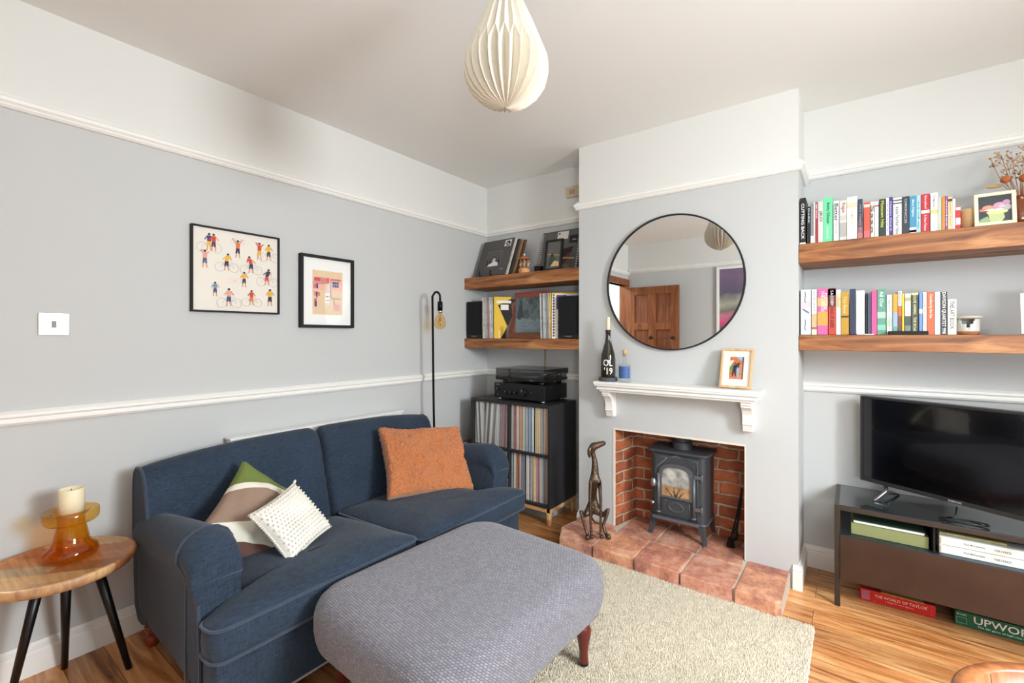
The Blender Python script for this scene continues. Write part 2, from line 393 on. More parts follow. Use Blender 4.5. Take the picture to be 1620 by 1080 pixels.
# firebox lining
def brick_mat():
    m = bpy.data.materials.new('old_red_brick'); m.use_nodes = True; nt = m.node_tree; L = nt.links; b = nt.nodes['Principled BSDF']
    tc = nt.nodes.new('ShaderNodeTexCoord'); sp = nt.nodes.new('ShaderNodeSeparateXYZ'); L.new(tc.outputs['Object'], sp.inputs[0])
    ad = nt.nodes.new('ShaderNodeMath'); L.new(sp.outputs[0], ad.inputs[0]); L.new(sp.outputs[1], ad.inputs[1])
    cb = nt.nodes.new('ShaderNodeCombineXYZ'); L.new(ad.outputs[0], cb.inputs[0]); L.new(sp.outputs[2], cb.inputs[1])
    nz = nt.nodes.new('ShaderNodeTexNoise'); nz.inputs['Scale'].default_value = 9; L.new(tc.outputs['Object'], nz.inputs['Vector'])
    ma = nt.nodes.new('ShaderNodeVectorMath'); ma.operation = 'MULTIPLY_ADD'; ma.inputs[1].default_value = (.035, .03, 0); L.new(nz.outputs['Color'], ma.inputs[0]); L.new(cb.outputs[0], ma.inputs[2])
    br = nt.nodes.new('ShaderNodeTexBrick'); br.inputs['Scale'].default_value = 1; br.inputs['Brick Width'].default_value = .225; br.inputs['Row Height'].default_value = .068
    br.inputs['Mortar Size'].default_value = .009; br.inputs['Mortar Smooth'].default_value = .6
    br.inputs['Color1'].default_value = lin((140, 72, 46)); br.inputs['Color2'].default_value = lin((188, 106, 66)); br.inputs['Mortar'].default_value = lin((186, 158, 134))
    L.new(ma.outputs[0], br.inputs['Vector'])
    n = nt.nodes.new('ShaderNodeTexNoise'); n.inputs['Scale'].default_value = 24; n.inputs['Detail'].default_value = 6; L.new(tc.outputs['Object'], n.inputs['Vector'])
    mx = nt.nodes.new('ShaderNodeMix'); mx.data_type = 'RGBA'; mx.blend_type = 'OVERLAY'; mx.inputs[0].default_value = .6; L.new(br.outputs['Color'], mx.inputs[6]); L.new(n.outputs['Fac'], mx.inputs[7])
    L.new(mx.outputs[2], b.inputs['Base Color']); b.inputs['Roughness'].default_value = .9
    inv = nt.nodes.new('ShaderNodeMath'); inv.operation = 'SUBTRACT'; inv.inputs[0].default_value = 1; L.new(br.outputs['Fac'], inv.inputs[1])
    ad2 = nt.nodes.new('ShaderNodeMath'); ad2.operation = 'MULTIPLY_ADD'; ad2.inputs[1].default_value = .4; L.new(n.outputs['Fac'], ad2.inputs[0]); L.new(inv.outputs[0], ad2.inputs[2])
    bp = nt.nodes.new('ShaderNodeBump'); bp.inputs['Strength'].default_value = .8; bp.inputs['Distance'].default_value = .01; L.new(ad2.outputs[0], bp.inputs['Height']); L.new(bp.outputs[0], b.inputs['Normal'])
    return m
BRICK = brick_mat()
f = MB()
f.add([(FX0, YC + .012, 0), (FX0, YC + .012, FZ), (1.305, 2.90, FZ), (1.305, 2.90, 0)], [(0, 1, 2, 3)])
f.add([(FX1, YC + .012, 0), (FX1, YC + .012, FZ), (1.955, 2.90, FZ), (1.955, 2.90, 0)], [(0, 1, 2, 3)])
f.add([(1.305, 2.90, 0), (1.305, 2.90, FZ), (1.955, 2.90, FZ), (1.955, 2.90, 0)], [(0, 1, 2, 3)])
struct(f.build('wall_firebox_brick', BRICK))
struct(MB().box(FX0, FX1, YC + .012, YR, FZ - .004, FZ).build('wall_firebox_top', pmat('sooty_plaster', (70, 62, 56), .95)))
t = MB(); t.box(FX0 - .007, FX0 + .003, YC - .003, YC + .013, .075, FZ + .004); t.box(FX0 + .003, FX1 + .002, YC - .003, YC + .013, FZ - .006, FZ + .004); t.box(FX1 - .002, FX1 + .002, YC - .002, YC + .012, .075, FZ)
struct(t.build('trim_7', pmat('cream_bead', (235, 222, 205), .7)))

# ================================================================ HEARTH
def terracotta():
    m = bpy.data.materials.new('worn_quarry_tile'); m.use_nodes = True; nt = m.node_tree; L = nt.links; b = nt.nodes['Principled BSDF']
    tc = nt.nodes.new('ShaderNodeTexCoord')
    n = nt.nodes.new('ShaderNodeTexNoise'); n.inputs['Scale'].default_value = 9; n.inputs['Detail'].default_value = 10; n.inputs['Roughness'].default_value = .78; L.new(tc.outputs['Object'], n.inputs['Vector'])
    r = ramp(nt, [(.3, (112, 80, 76)), (.42, (166, 114, 98)), (.52, (204, 144, 116)), (.6, (212, 168, 144)), (.72, (218, 198, 184))]); L.new(n.outputs['Fac'], r.inputs[0])
    at = nt.nodes.new('ShaderNodeAttribute'); at.attribute_name = 'tint'
    mx = nt.nodes.new('ShaderNodeMix'); mx.data_type = 'RGBA'; mx.blend_type = 'MULTIPLY'; mx.inputs[0].default_value = 1; L.new(r.outputs[0], mx.inputs[6]); L.new(at.outputs['Color'], mx.inputs[7])
    L.new(mx.outputs[2], b.inputs['Base Color']); b.inputs['Roughness'].default_value = .6
    n2 = nt.nodes.new('ShaderNodeTexNoise'); n2.inputs['Scale'].default_value = 40; n2.inputs['Detail'].default_value = 5; L.new(tc.outputs['Object'], n2.inputs['Vector'])
    bp = nt.nodes.new('ShaderNodeBump'); bp.inputs['Strength'].default_value = .5; bp.inputs['Distance'].default_value = .004; L.new(n2.outputs['Fac'], bp.inputs['Height']); L.new(bp.outputs[0], b.inputs['Normal'])
    return m
hearth = thing('hearth', 'raised hearth of worn red quarry tiles with pale mortar under the stove', 'hearth', (1.6, 2.5, 0))
HO = Vector((1.6, 2.5, 0))
def hp(x, y): return (x - HO.x, y - HO.y)
mb = MB(); mb.prism([hp(*q) for q in [(1.03, YC - .001), (1.0, 2.45), (1.06, 2.34), (2.19, 2.34), (2.195, YC - .001)]], .071)
mb.prism([hp(*q) for q in [(FX0 + .004, YC - .002), (FX1 - .004, YC - .002), (1.95, 2.895), (1.31, 2.895)]], .071)
mb.build('mortar_bed', pmat('pale_mortar', (205, 190, 172), .95, bump=.4, bscale=60), hearth)
tiles = MB(); tcol = []
def tile(poly, tint, ztop=.078):
    c = (sum(p[0] for p in poly) / len(poly), sum(p[1] for p in poly) / len(poly))
    nf = len(tiles.f)
    dense = []
    for k in range(len(poly)):
        a = poly[k]; b2 = poly[(k + 1) % len(poly)]
        for j in range(5):
            q = (a[0] + (b2[0] - a[0]) * j / 5, a[1] + (b2[1] - a[1]) * j / 5)
            e = (random.random() - .5) * .009
            dense.append((q[0] + (c[0] - q[0]) * e * 4, q[1] + (c[1] - q[1]) * e * 4))
    dz = random.uniform(-.003, .003)
    rings = []
    for s, z in ((1, .004), (1, ztop - .009), (.992, ztop - .003), (.975, ztop)):
        rings.append([(hp(c[0] + (x - c[0]) * s, c[1] + (y - c[1]) * s)) + (z + dz,) for x, y in dense])
    tiles.loft(rings, smooth=False)
    tcol.extend([tint] * (len(tiles.f) - nf))
g = .006
xs = [1.045, 1.275, 1.515, 1.755, 2.0, 2.195]
tints = [(1.08, 1.06, 1.06), (1.22, 1.16, 1.02), (1.06, .94, .94), (1.05, .98, 1.0), (1.2, 1.16, 1.04)]
for i in range(5):
    x0, x1 = xs[i] + g, xs[i + 1] - g
    if i == 0: tile([(1.01, 2.44), (1.065, 2.322), (x1, 2.328), (x1, 2.565), (1.03, 2.565)], tints[i])
    elif i == 4: tile([(x0, 2.318), (x1 - .02, 2.312), (x1, 2.33), (x1, 2.565), (x0, 2.565)], tints[i])
    else: tile([(x0, 2.325 - .004 * i), (x1, 2.323 - .004 * i), (x1, 2.565), (x0, 2.565)], tints[i])
tints2 = [(1.1, 1.04, 1.02), (.98, .98, 1.04), (1.0, .96, .98), (1.02, .98, .96), (1.08, .96, .92)]
bx = [1.03, 1.31, 1.54, 1.77, 2.0, 2.195]
for i in range(5):
    x0, x1 = bx[i] + g, bx[i + 1] - g
    yt = YC - .004 if i in (0, 4) else 2.80
    if i == 3: tile([(x0, 2.577), (x1, 2.577), (FX1 - .01, 2.66), (1.975, 2.80), (x0, 2.80)], tints2[i])
    elif i == 1: tile([(x0, 2.577), (x1, 2.577), (x1, 2.80), (x0, 2.80)], tints2[i])
    elif i == 0: tile([(x0, 2.577), (x1, 2.577), (x1 - .05, YC - .004), (x0, YC - .004)], tints2[i])
    else: tile([(x0, 2.577), (x1, 2.577), (x1, yt), (x0, yt)], tints2[i])
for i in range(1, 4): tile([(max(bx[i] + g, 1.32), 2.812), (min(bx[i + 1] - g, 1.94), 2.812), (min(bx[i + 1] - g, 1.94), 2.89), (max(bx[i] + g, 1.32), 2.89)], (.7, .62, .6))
to = tiles.build('tiles', terracotta(), hearth)
ca = to.data.color_attributes.new('tint', 'FLOAT_COLOR', 'CORNER')
k = 0
for p_ in to.data.polygons:
    for li in p_.loop_indices: ca.data[li].color = tcol[p_.index] + (1,)

# ================================================================ STOVE
IRON = pmat('cast_iron', (74, 76, 80), .5, .35, bump=.12, bscale=180, bdist=.001)
IRON2 = pmat('cast_iron_worn_edges', (108, 110, 114), .42, .5)
st = thing('wood_burning_stove', 'small dark grey cast iron wood burning stove standing in the brick fireplace', 'stove', (1.628, 2.80, .078))
def rrect(w, d, r, n=6, cy=0):
    pts = []
    for cx_, cy_, a0 in ((w / 2 - r, -d / 2 + r, -90), (w / 2 - r, d / 2 - r, 0), (-w / 2 + r, d / 2 - r, 90), (-w / 2 + r, -d / 2 + r, 180)):
        for k in range(n + 1):
            a = radians(a0 + 90 * k / n); pts.append((cx_ + r * cos(a), cy + cy_ + r * sin(a)))
    return pts
body = MB(); body.prism(rrect(.315, .215, .03), .375, off=.115, smooth=True); body.build('body', IRON, st, sharp=35)
MB().prism(rrect(.35, .25, .035), .016, off=.49, smooth=True).build('top_plate', IRON, st, .003, sharp=35)
MB().prism(rrect(.33, .232, .03), .012, off=.105, smooth=True).build('base_rim', IRON2, st, .002, sharp=35)
fl = MB(); fl.lathe([(.056, .506), (.056, .545), (.05, .55), (.05, .60)], 28); fl.build('flue_pipe', IRON, st, sharp=40)
yf = -.1075
def arch(w, z0, z1, n=14, flat_=0.5):
    pts = [(-w / 2, z0), (w / 2, z0)]
    rz = w * .36; zc = z1 - rz
    for k in range(n + 1):
        a = pi * k / n; ex = abs(cos(a)) ** .8 * (1 if cos(a) >= 0 else -1); ez = sin(a) ** .8
        pts.append((w / 2 * ex, zc + rz * ez))
    return pts
dr = MB(); dr.prism([(-.128, .128), (.128, .128), (.128, .478), (-.128, .478)], -.014, 'y', off=yf)
door_ = dr.build('stove_door', IRON, st, .003)
ap = arch(.196, .235, .435); ai = arch(.160, .245, .415)
af = MB()
ring_o = [(x, yf - .024, z) for x, z in ap]; ring_i = [(x, yf - .024, z) for x, z in ai]
n = len(ap)
vs = [(x, yf - .014, z) for x, z in ap] + ring_o + ring_i + [(x, yf - .012, z) for x, z in ai]
fs = []
for a_ in range(3):
    for k in range(n): fs.append((a_ * n + k, a_ * n + (k + 1) % n, (a_ + 1) * n + (k + 1) % n, (a_ + 1) * n + k))
af.add(vs, fs, 0, False)
# arch moulding continues down both sides to the ash lip
af.cyl((-.1, yf - .02, .15), (-.1, yf - .02, .37), .009); af.cyl((.1, yf - .02, .15), (.1, yf - .02, .37), .009)
af.lathe([(.013, 0), (.015, .006), (.013, .012)], 14, M=Matrix.Translation((-.1, yf - .02, .14))); af.lathe([(.013, 0), (.015, .006), (.013, .012)], 14, M=Matrix.Translation((.1, yf - .02, .14)))
af.build('arch_moulding', IRON2, door_)
def mottled_glass():  # mottled grey above, mottled tan below a sharp level step
    m = bpy.data.materials.new('two_tone_stove_glass'); m.use_nodes = True; nt = m.node_tree; L = nt.links; b = nt.nodes['Principled BSDF']
    tc = nt.nodes.new('ShaderNodeTexCoord'); n = nt.nodes.new('ShaderNodeTexNoise'); n.inputs['Scale'].default_value = 16; n.inputs['Detail'].default_value = 5; L.new(tc.outputs['Object'], n.inputs['Vector'])
    sp = nt.nodes.new('ShaderNodeSeparateXYZ'); L.new(tc.outputs['Object'], sp.inputs[0])
    r = ramp(nt, [(.3, (80, 78, 74)), (.5, (170, 168, 160)), (.66, (214, 210, 200))]); L.new(n.outputs['Fac'], r.inputs[0])
    r2 = ramp(nt, [(.3, (120, 84, 54)), (.55, (192, 148, 104)), (.7, (205, 165, 122))]); L.new(n.outputs['Fac'], r2.inputs[0])
    mr = nt.nodes.new('ShaderNodeMapRange'); mr.inputs[1].default_value = .300; mr.inputs[2].default_value = .308; L.new(sp.outputs[2], mr.inputs[0])
    mx = nt.nodes.new('ShaderNodeMix'); mx.data_type = 'RGBA'; L.new(mr.outputs[0], mx.inputs[0]); L.new(r2.outputs[0], mx.inputs[6]); L.new(r.outputs[0], mx.inputs[7])
    L.new(mx.outputs[2], b.inputs['Base Color']); b.inputs['Roughness'].default_value = .25; b.inputs['Coat Weight'].default_value = .5
    return m
MB().prism([(x, z) for x, z in ai], -.003, 'y', off=yf - .0145).build('stove_glass', mottled_glass(), door_)
g_ = MB()
for x, h_, l_ in ((-.045, .04, -.012), (-.01, .055, .0), (.012, .05, .014), (.04, .035, .01), (.0, .03, -.02)):
    g_.tube([(x * .5, yf - .018, .248), (x * .8, yf - .0185, .248 + h_ * .5), (x + l_, yf - .0185, .248 + h_)], [.003, .0025, .0015], 6)
g_.build('log_retainer', IRON, door_)
pl = MB()
pl.box(-.082, .082, yf - .018, yf - .014, .148, .228)
lp = [(.042 * cos(2 * pi * k / 28), yf - .021, .188 + .026 * sin(2 * pi * k / 28)) for k in range(28)]
pl.tube(lp, .003, 6, 1, True)
pl.tube([(.034 * cos(2 * pi * k / 28), yf - .020, .188 + .02 * sin(2 * pi * k / 28)) for k in range(28)], .0015, 6, 1, True)
pl.tube([(-.075, yf - .019, .16), (-.075, yf - .019, .218), (-.052, yf - .019, .218)], .0016, 5, 1)
pl.tube([(.075, yf - .019, .16), (.075, yf - .019, .218), (.052, yf - .019, .218)], .0016, 5, 1)
pl.build('ash_door_panel', [IRON, IRON2], door_)
co = MB()
co.tube([(.05, yf - .016, .465), (.115, yf - .016, .465), (.115, yf - .016, .40), (.05, yf - .016, .465)], .002, 6)
co.tube([(-.05, yf - .016, .465), (-.115, yf - .016, .465), (-.115, yf - .016, .40), (-.05, yf - .016, .465)], .002, 6)
co.tube([(.118, yf - .016, .135), (.118, yf - .016, .47)], .002, 6)
co.build('corner_ornament', IRON2, door_)
hm = MB(); hm.lathe([(.006, 0), (.016, .006), (.018, .02), (.012, .045), (.004, .05)], 14, M=Matrix.Translation((-.125, yf - .03, .29)))
hm.build('door_handle', pmat('polished_steel', (170, 170, 172), .3, .9), st)
MB().lathe([(.0, 0), (.012, .002), (.012, .014), (0, .018)], 14, M=Matrix.Translation((-.137, yf - .005, .188)) @ Matrix.Rotation(pi / 2, 4, 'X')).build('air_control', pmat('polished_steel', (170, 170, 172), .3, .9), st)
for z in (.20, .38):
    h = MB(); h.box(.10, .138, yf - .026, yf - .006, z - .01, z + .01); h.cyl((.142, yf - .018, z - .02), (.142, yf - .018, z + .02), .009)
    h.build('hinge', IRON2, st, .002)
lipm = MB(); lipm.prism([(-.13, .106), (.13, .106), (.13, .124), (-.13, .124)], -.042, 'y', off=yf); lipm.build('ash_lip', IRON2, st, .006)
MB().add([(x, yf - .016, z) for x, z in ((-.028, .474), (0, .487), (.028, .474), (.015, .468), (0, .476), (-.015, .468))], [(0, 1, 2, 3, 4, 5)]).build('badge', IRON2, st)
for sx in (-1, 1):
    for sy in (-1, 1):
        lg = MB()
        x0, y0_ = sx * .157, sy * .108
        rings = []
        for z, w_, off in ((.106, .062, 0), (.08, .045, .001), (.045, .03, .004), (.0, .024, .01)):
            xa, xb = x0 + sx * off, x0 + sx * off - sx * w_; ya, yb = y0_ + sy * off, y0_ + sy * off - sy * w_ * .7
            rings.append([(xa, ya, z), (xb, ya, z), (xb, yb, z), (xa, yb, z)])
        lg.loft(rings, smooth=False); lg.build('leg', IRON, st, .003)

# fire poker leaning at the right side of the firebox
pk = MB(); pk.tube([(1.965, 2.72, .43), (1.958, 2.722, .36), (1.945, 2.725, .25), (1.925, 2.73, .16), (1.90, 2.735, .09)], [.006, .007, .006, .005, .006], 8)
pk.tube([(1.925, 2.73, .20), (1.935, 2.728, .17), (1.925, 2.73, .14)], .012, 8)
tag(pk.build('fire_poker', BLACKMETAL), 'black iron fire poker leaning inside the fireplace to the right of the stove', 'fire poker')
pk2 = MB(); pk2.tube([(1.955, 2.75, .40), (1.93, 2.75, .25), (1.90, 2.75, .12)], .004, 8)
pk2.prism([(1.88, .085), (1.925, .085), (1.92, .14), (1.89, .14)], .006, 'y', off=2.747)
tag(pk2.build('ash_shovel', BLACKMETAL), 'small black ash shovel beside the poker in the fireplace', 'shovel')

# ================================================================ RUG
def rug():
    import numpy as np
    x0, x1, y0, y1 = 1.0, 2.315, .70, 2.335
    m = pmat('sage_cream_wool_pile', (230, 217, 192), .95, var=.12, vscale=45, sheen=.3)
    o = MB().box(x0 + .008, x1 - .008, y0 + .008, y1 - .008, .0, .010).build('shaggy_rug', m)
    tag(o, 'pale sage cream shaggy rug lying in front of the hearth', 'rug')
    # wool pile: leaning tufts, each a small three-sided blade
    rs = np.random.RandomState(4); sp = .0046
    gx, gy = np.meshgrid(np.arange(x0 + .004, x1 - .004, sp), np.arange(y0 + .004, y1 - .004, sp)); n = gx.size
    px = gx.ravel() + rs.uniform(-.002, .002, n); py = gy.ravel() + rs.uniform(-.002, .002, n)
    clump = .5 * np.sin(px * 71 + 3 * np.sin(py * 23)) + .5 * np.sin(py * 63 + 3 * np.sin(px * 29))
    hgt = .009 + .005 * rs.rand(n) + .0015 * clump; r = .0036 + .0012 * rs.rand(n)
    la = rs.uniform(0, 2 * np.pi, n); ll = rs.uniform(.001, .006, n)
    V = np.zeros((n, 4, 3)); rot = rs.uniform(0, 2 * np.pi, n)
    for k in range(3):
        V[:, k, 0] = px + r * np.cos(rot + k * 2.094); V[:, k, 1] = py + r * np.sin(rot + k * 2.094); V[:, k, 2] = .007
    V[:, 3, 0] = px + ll * np.cos(la); V[:, 3, 1] = py + ll * np.sin(la); V[:, 3, 2] = .009 + hgt
    base = np.arange(n)[:, None] * 4
    F = np.concatenate([base + np.array([0, 1, 3]), base + np.array([1, 2, 3]), base + np.array([2, 0, 3])], 1).reshape(-1)
    me = bpy.data.meshes.new('wool_pile'); me.vertices.add(n * 4); me.vertices.foreach_set('co', V.reshape(-1))
    me.loops.add(len(F)); me.loops.foreach_set('vertex_index', F.astype(np.int32))
    me.polygons.add(len(F) // 3); me.polygons.foreach_set('loop_start', np.arange(0, len(F), 3, dtype=np.int32)); me.polygons.foreach_set('use_smooth', np.ones(len(F) // 3, dtype=bool))
    me.materials.append(m); me.update(calc_edges=True); me.validate()
    p = bpy.data.objects.new('wool_pile', me); COL.objects.link(p); p.parent = o; p['kind'] = 'stuff'
rug()

# ================================================================ SOFA
def fabric(name, col, var=.12, scale=420, rough=.9, sheen=.25, strength=.35):
    if name in MATS: return MATS[name]
    m = bpy.data.materials.new(name); m.use_nodes = True; MATS[name] = m; nt = m.node_tree; L = nt.links; b = nt.nodes['Principled BSDF']
    tc = nt.nodes.new('ShaderNodeTexCoord'); outs = []
    for s_ in ((scale, scale, 40), (40, 40, scale)):
        mp = nt.nodes.new('ShaderNodeMapping'); mp.inputs['Scale'].default_value = s_; L.new(tc.outputs['Object'], mp.inputs['Vector'])
        n = nt.nodes.new('ShaderNodeTexNoise'); n.inputs['Scale'].default_value = 1; n.inputs['Detail'].default_value = 2; L.new(mp.outputs[0], n.inputs['Vector']); outs.append(n)
    ad = nt.nodes.new('ShaderNodeMath'); L.new(outs[0].outputs['Fac'], ad.inputs[0]); L.new(outs[1].outputs['Fac'], ad.inputs[1])
    big = nt.nodes.new('ShaderNodeTexNoise'); big.inputs['Scale'].default_value = 5; big.inputs['Detail'].default_value = 4; L.new(tc.outputs['Object'], big.inputs['Vector'])
    ad2 = nt.nodes.new('ShaderNodeMath'); ad2.operation = 'MULTIPLY_ADD'; ad2.inputs[1].default_value = .5; L.new(big.outputs['Fac'], ad2.inputs[0]); L.new(ad.outputs[0], ad2.inputs[2])
    mr = nt.nodes.new('ShaderNodeMapRange'); mr.inputs[1].default_value = .9; mr.inputs[2].default_value = 1.6; L.new(ad2.outputs[0], mr.inputs[0])
    c = lin(col); mx = nt.nodes.new('ShaderNodeMix'); mx.data_type = 'RGBA'; L.new(mr.outputs[0], mx.inputs[0])
    mx.inputs[6].default_value = tuple(v * (1 - var) for v in c[:3]) + (1,); mx.inputs[7].default_value = tuple(min(1, v * (1 + var)) for v in c[:3]) + (1,)
    L.new(mx.outputs[2], b.inputs['Base Color']); b.inputs['Roughness'].default_value = rough; b.inputs['Sheen Weight'].default_value = sheen; b.inputs['Sheen Roughness'].default_value = .5
    b.inputs['Specular IOR Level'].default_value = .2
    bp = nt.nodes.new('ShaderNodeBump'); bp.inputs['Strength'].default_value = strength; bp.inputs['Distance'].default_value = .0015; L.new(ad.outputs[0], bp.inputs['Height']); L.new(bp.outputs[0], b.inputs['Normal'])
    return m
NAVY = fabric('navy_woven_upholstery', (46, 58, 73), .42, sheen=.1)
PIPE = fabric('navy_piping', (58, 68, 84), .1)
sofa = thing('sofa', 'navy blue two-seater sofa with low scroll arms standing along the left wall', 'sofa', (.55, 1.333, 0))
SO = Vector((.55, 1.333, 0))
def W2S(x, y, z): return (x - SO.x, y - SO.y, z)
def nz(x, y, z, s): return noise.noise(Vector((x * s, y * s, z * s)))
# back
sec = [(.088, .10), (.088, .45), (.088, .64), (.09, .705), (.102, .745), (.128, .768), (.16, .772), (.192, .760), (.216, .732), (.236, .68), (.252, .60), (.274, .52), (.306, .42), (.335, .33), (.32, .22), (.27, .14), (.2, .10)]
def backhalf(ya, yb, sgn):
    rings = []; n = 22
    for i in range(n + 1):
        t_ = i / n; y = ya + (yb - ya) * t_
        outer = abs(y - 1.333) / .755
        drop = .045 * max(0, outer) ** 3 if y < 1.333 else .04 * outer ** 3.2
        # seam side dips in; outer end is flat with a small round
        ds = (t_ if sgn > 0 else 1 - t_) * abs(yb - ya)      # distance from seam
        de = abs(yb - ya) - ds
        pin = .016 * math.exp(-ds / .012)
        rnd_ = .006 * max(0, 1 - de / .012) ** 2
        ring = []
        for x, z in sec:
            cx_, cz_ = .2, .45
            z2 = z - drop * max(0, (z - .35) / .42)
            s_ = 1 - (pin + rnd_) / .25
            xx = cx_ + (x - cx_) * s_ ; zz = cz_ + (z2 - cz_) * (1 - (pin + rnd_) / .35)
            if x > .2: xx += .012 * (1 - (2 * t_ - 1) ** 2) + .004 * nz(y, z, 0, 7)
            ring.append(W2S(xx, y, zz))
        rings.append(ring)
    def cap_ring(r, k):
        cx_ = sum(p[0] for p in r) / len(r); cz_ = sum(p[2] for p in r) / len(r)
        return [(cx_ + (p[0] - cx_) * k, p[1], cz_ + (p[2] - cz_) * k) for p in r]
    if sgn > 0: rings += [list(rings[-1]), cap_ring(rings[-1], .96), cap_ring(rings[-1], .5), cap_ring(rings[-1], .05)]
    else: rings = [cap_ring(rings[0], .05), cap_ring(rings[0], .5), cap_ring(rings[0], .96), list(rings[0])] + rings
    return MB().loft(rings)
bs = MB()
backhalf(1.333, 2.085, 1).build('backrest', NAVY, sofa, sub=1)
backhalf(.578, 1.333, -1).build('backrest', NAVY, sofa, sub=1)
for y, dr_ in ((.580, .045), (2.083, .04)):
    pp = MB(); pts = []
    for x, z in sec[1:13]:
        pts.append(W2S(.2 + (x - .2) * .985, y, (.45 + (z - dr_ * max(0, (z - .35) / .42) - .45) * .99)))
    pp.tube(pts, .0055, 8)
    pp.build('back_piping', PIPE, sofa)
# arms
def arm(ym, side):
    """ym: y of the outermost point of the roll at the front; side -1 near arm, +1 far arm"""
    inn = -side
    def ring_at(x, top, front=0.0):
        """front 0..1: how far round the waterfall front"""
        taper = .028 * (1 - min(1, max(0, (x - .14) / .6)))
        def Y(d): return ym + inn * (d + taper * (1 - d / .16))
        r_ = .074; zc = top - r_; k_ = 1 - .10 * front ** 3
        q = [(Y(.026 + .006 * front), .092), (Y(.026 + .006 * front), .25), (Y(.028), zc - .075)]
        for k in range(11):
            a = radians(215 - k * 25)
            q.append((Y(.082 + r_ * 1.1 * k_ * cos(a)), zc + r_ * sin(a)))
        q += [(Y(.158 - .004 * front), zc - .06), (Y(.158 - .004 * front), .25), (Y(.158 - .004 * front), .092)]
        return [W2S(x, y, z) for y, z in q]
    rings = []
    for i in range(12):
        t_ = i / 11; x = .135 + (.74 - .135) * t_
        rings.append(ring_at(x, .528 + .098 * min(1, t_) ** .8))
    seam = rings[-1]
    for k in range(1, 8):
        a = pi / 2 * k / 7
        r = ring_at(.74 + .095 * sin(a), .626 - .075 * (1 - cos(a)), k / 7)
        rings.append(r)
    lastx = rings[-1]
    o = MB().loft(rings).build('arm', NAVY, sofa, sub=1)
    MB().tube([(p[0], p[1], max(p[2], .10)) for p in (seam[0:-2] if side < 0 else seam[0:8])], .0048, 7).build('arm_piping', PIPE, o)
    yo = ring_at(.836, .55, 1)
    MB().tube([(yo[0][0], yo[0][1], .10), (yo[1][0], yo[1][1], .25), (yo[2][0], yo[2][1], yo[2][2] + .02)], .0048, 7).build('front_piping', PIPE, o)
    MB().tube([(yo[2][0] + .001, yo[2][1], .485), (yo[-3][0] + .001, yo[-3][1], .485)], .0018, 6).build('front_seam', PIPE, o)
    return o
def SO_y(y): return y - SO.y
arm(.525, -1); arm(2.145, 1)
# base
bsm = MB()
outl = [(.13, .60), (.838, .60), (.838, .562), (.905, .558), (.93, .568), (.935, .60), (.935, 2.07), (.93, 2.10), (.905, 2.11), (.838, 2.11), (.838, 2.07), (.13, 2.07)]
rings = []
for z, s_ in ((.085, 1), (.10, 1), (.19, 1), (.275, 1), (.29, .99)):
    rings.append([((p[0] - SO.x) * s_, (p[1] - SO.y) * s_, z) for p in outl])
bsm.loft(rings, smooth=False); bsm.build('base', NAVY, sofa, .006, 3)
MB().tube([W2S(.937, .60, .088), W2S(.937, 2.07, .088)], .004, 6).build('hem_welt', pmat('pale_hem_tape', (150, 145, 150), .8), sofa)
def dens(poly, r, n=6, step=.03):
    """polygon with rounded corners r, resampled"""
    out = []; m = len(poly)
    for i in range(m):
        p0, p1, p2 = Vector(poly[i - 1]), Vector(poly[i]), Vector(poly[(i + 1) % m])
        a = (p0 - p1); b = (p2 - p1); ra = min(r, a.length * .45, b.length * .45); a.normalize(); b.normalize()
        s0, s1 = p1 + a * ra, p1 + b * ra
        for k in range(n + 1):
            t_ = k / n; out.append(s0 * (1 - t_) ** 2 + p1 * 2 * t_ * (1 - t_) + s1 * t_ ** 2)
    res = []
    for i in range(len(out)):
        a, b = out[i], out[(i + 1) % len(out)]; L_ = (b - a).length; q = max(1, int(L_ / step))
        for k in range(q): res.append(a + (b - a) * (k / q))
    return res
def seat(poly, c, tilt, name='seat_cushion', seed=0, soft=0.0):
    o = dens(poly, .05)
    mb = MB(); rings = []
    def zt(x): return tilt[0] + (x - .35) * (tilt[1] - tilt[0]) / .6
    for s_, dz, h in ((.9, 0, 0), (.985, 0, .003), (1, 0, .012), (1.008, 0, .5), (1, 1, -.0), (.985, 1, .008), (.95, 1, .018), (.85, 1, .03), (.7, 1, .04), (.5, 1, .047), (.3, 1, .05), (.12, 1, .05)):
        ring = []
        for p in o:
            x = c[0] + (p[0] - c[0]) * s_; y = c[1] + (p[1] - c[1]) * s_
            zb = .288; ztp = zt(x)
            if h == .5: z = (zb + ztp) / 2
            elif dz == 0: z = zb + h
            else:
                z = ztp + h - soft * .01 * (1 - s_) + (1 - s_) ** .5 * (.012 * nz(x, y, seed, 5) + .006 * nz(x, y, seed + 3, 13))
            ring.append(W2S(x, y, z))
        rings.append(ring)
    mb.loft(rings); ob = mb.build(name, NAVY, sofa)
    pts_t = [W2S(p[0] * 1.0 + (p[0] - c[0]) * .004, p[1] + (p[1] - c[1]) * .004, zt(p[0]) + .002) for p in o]
    pts_b = [W2S(p[0] + (p[0] - c[0]) * .004, p[1] + (p[1] - c[1]) * .004, .292) for p in o]
    MB().tube(pts_t, .0048, 6, 0, True).tube(pts_b, .0045, 6, 0, True).build('cushion_piping', PIPE, ob)
    return ob
seat([(.33, .70), (.845, .70), (.845, .545), (.965, .545), (.965, 1.330), (.33, 1.330)], (.74, 1.0), (.335, .385), seed=1)
seat([(.33, 1.338), (.975, 1.338), (.975, 2.12), (.85, 2.12), (.85, 1.965), (.33, 1.965)], (.74, 1.66), (.350, .372), seed=5, soft=1)
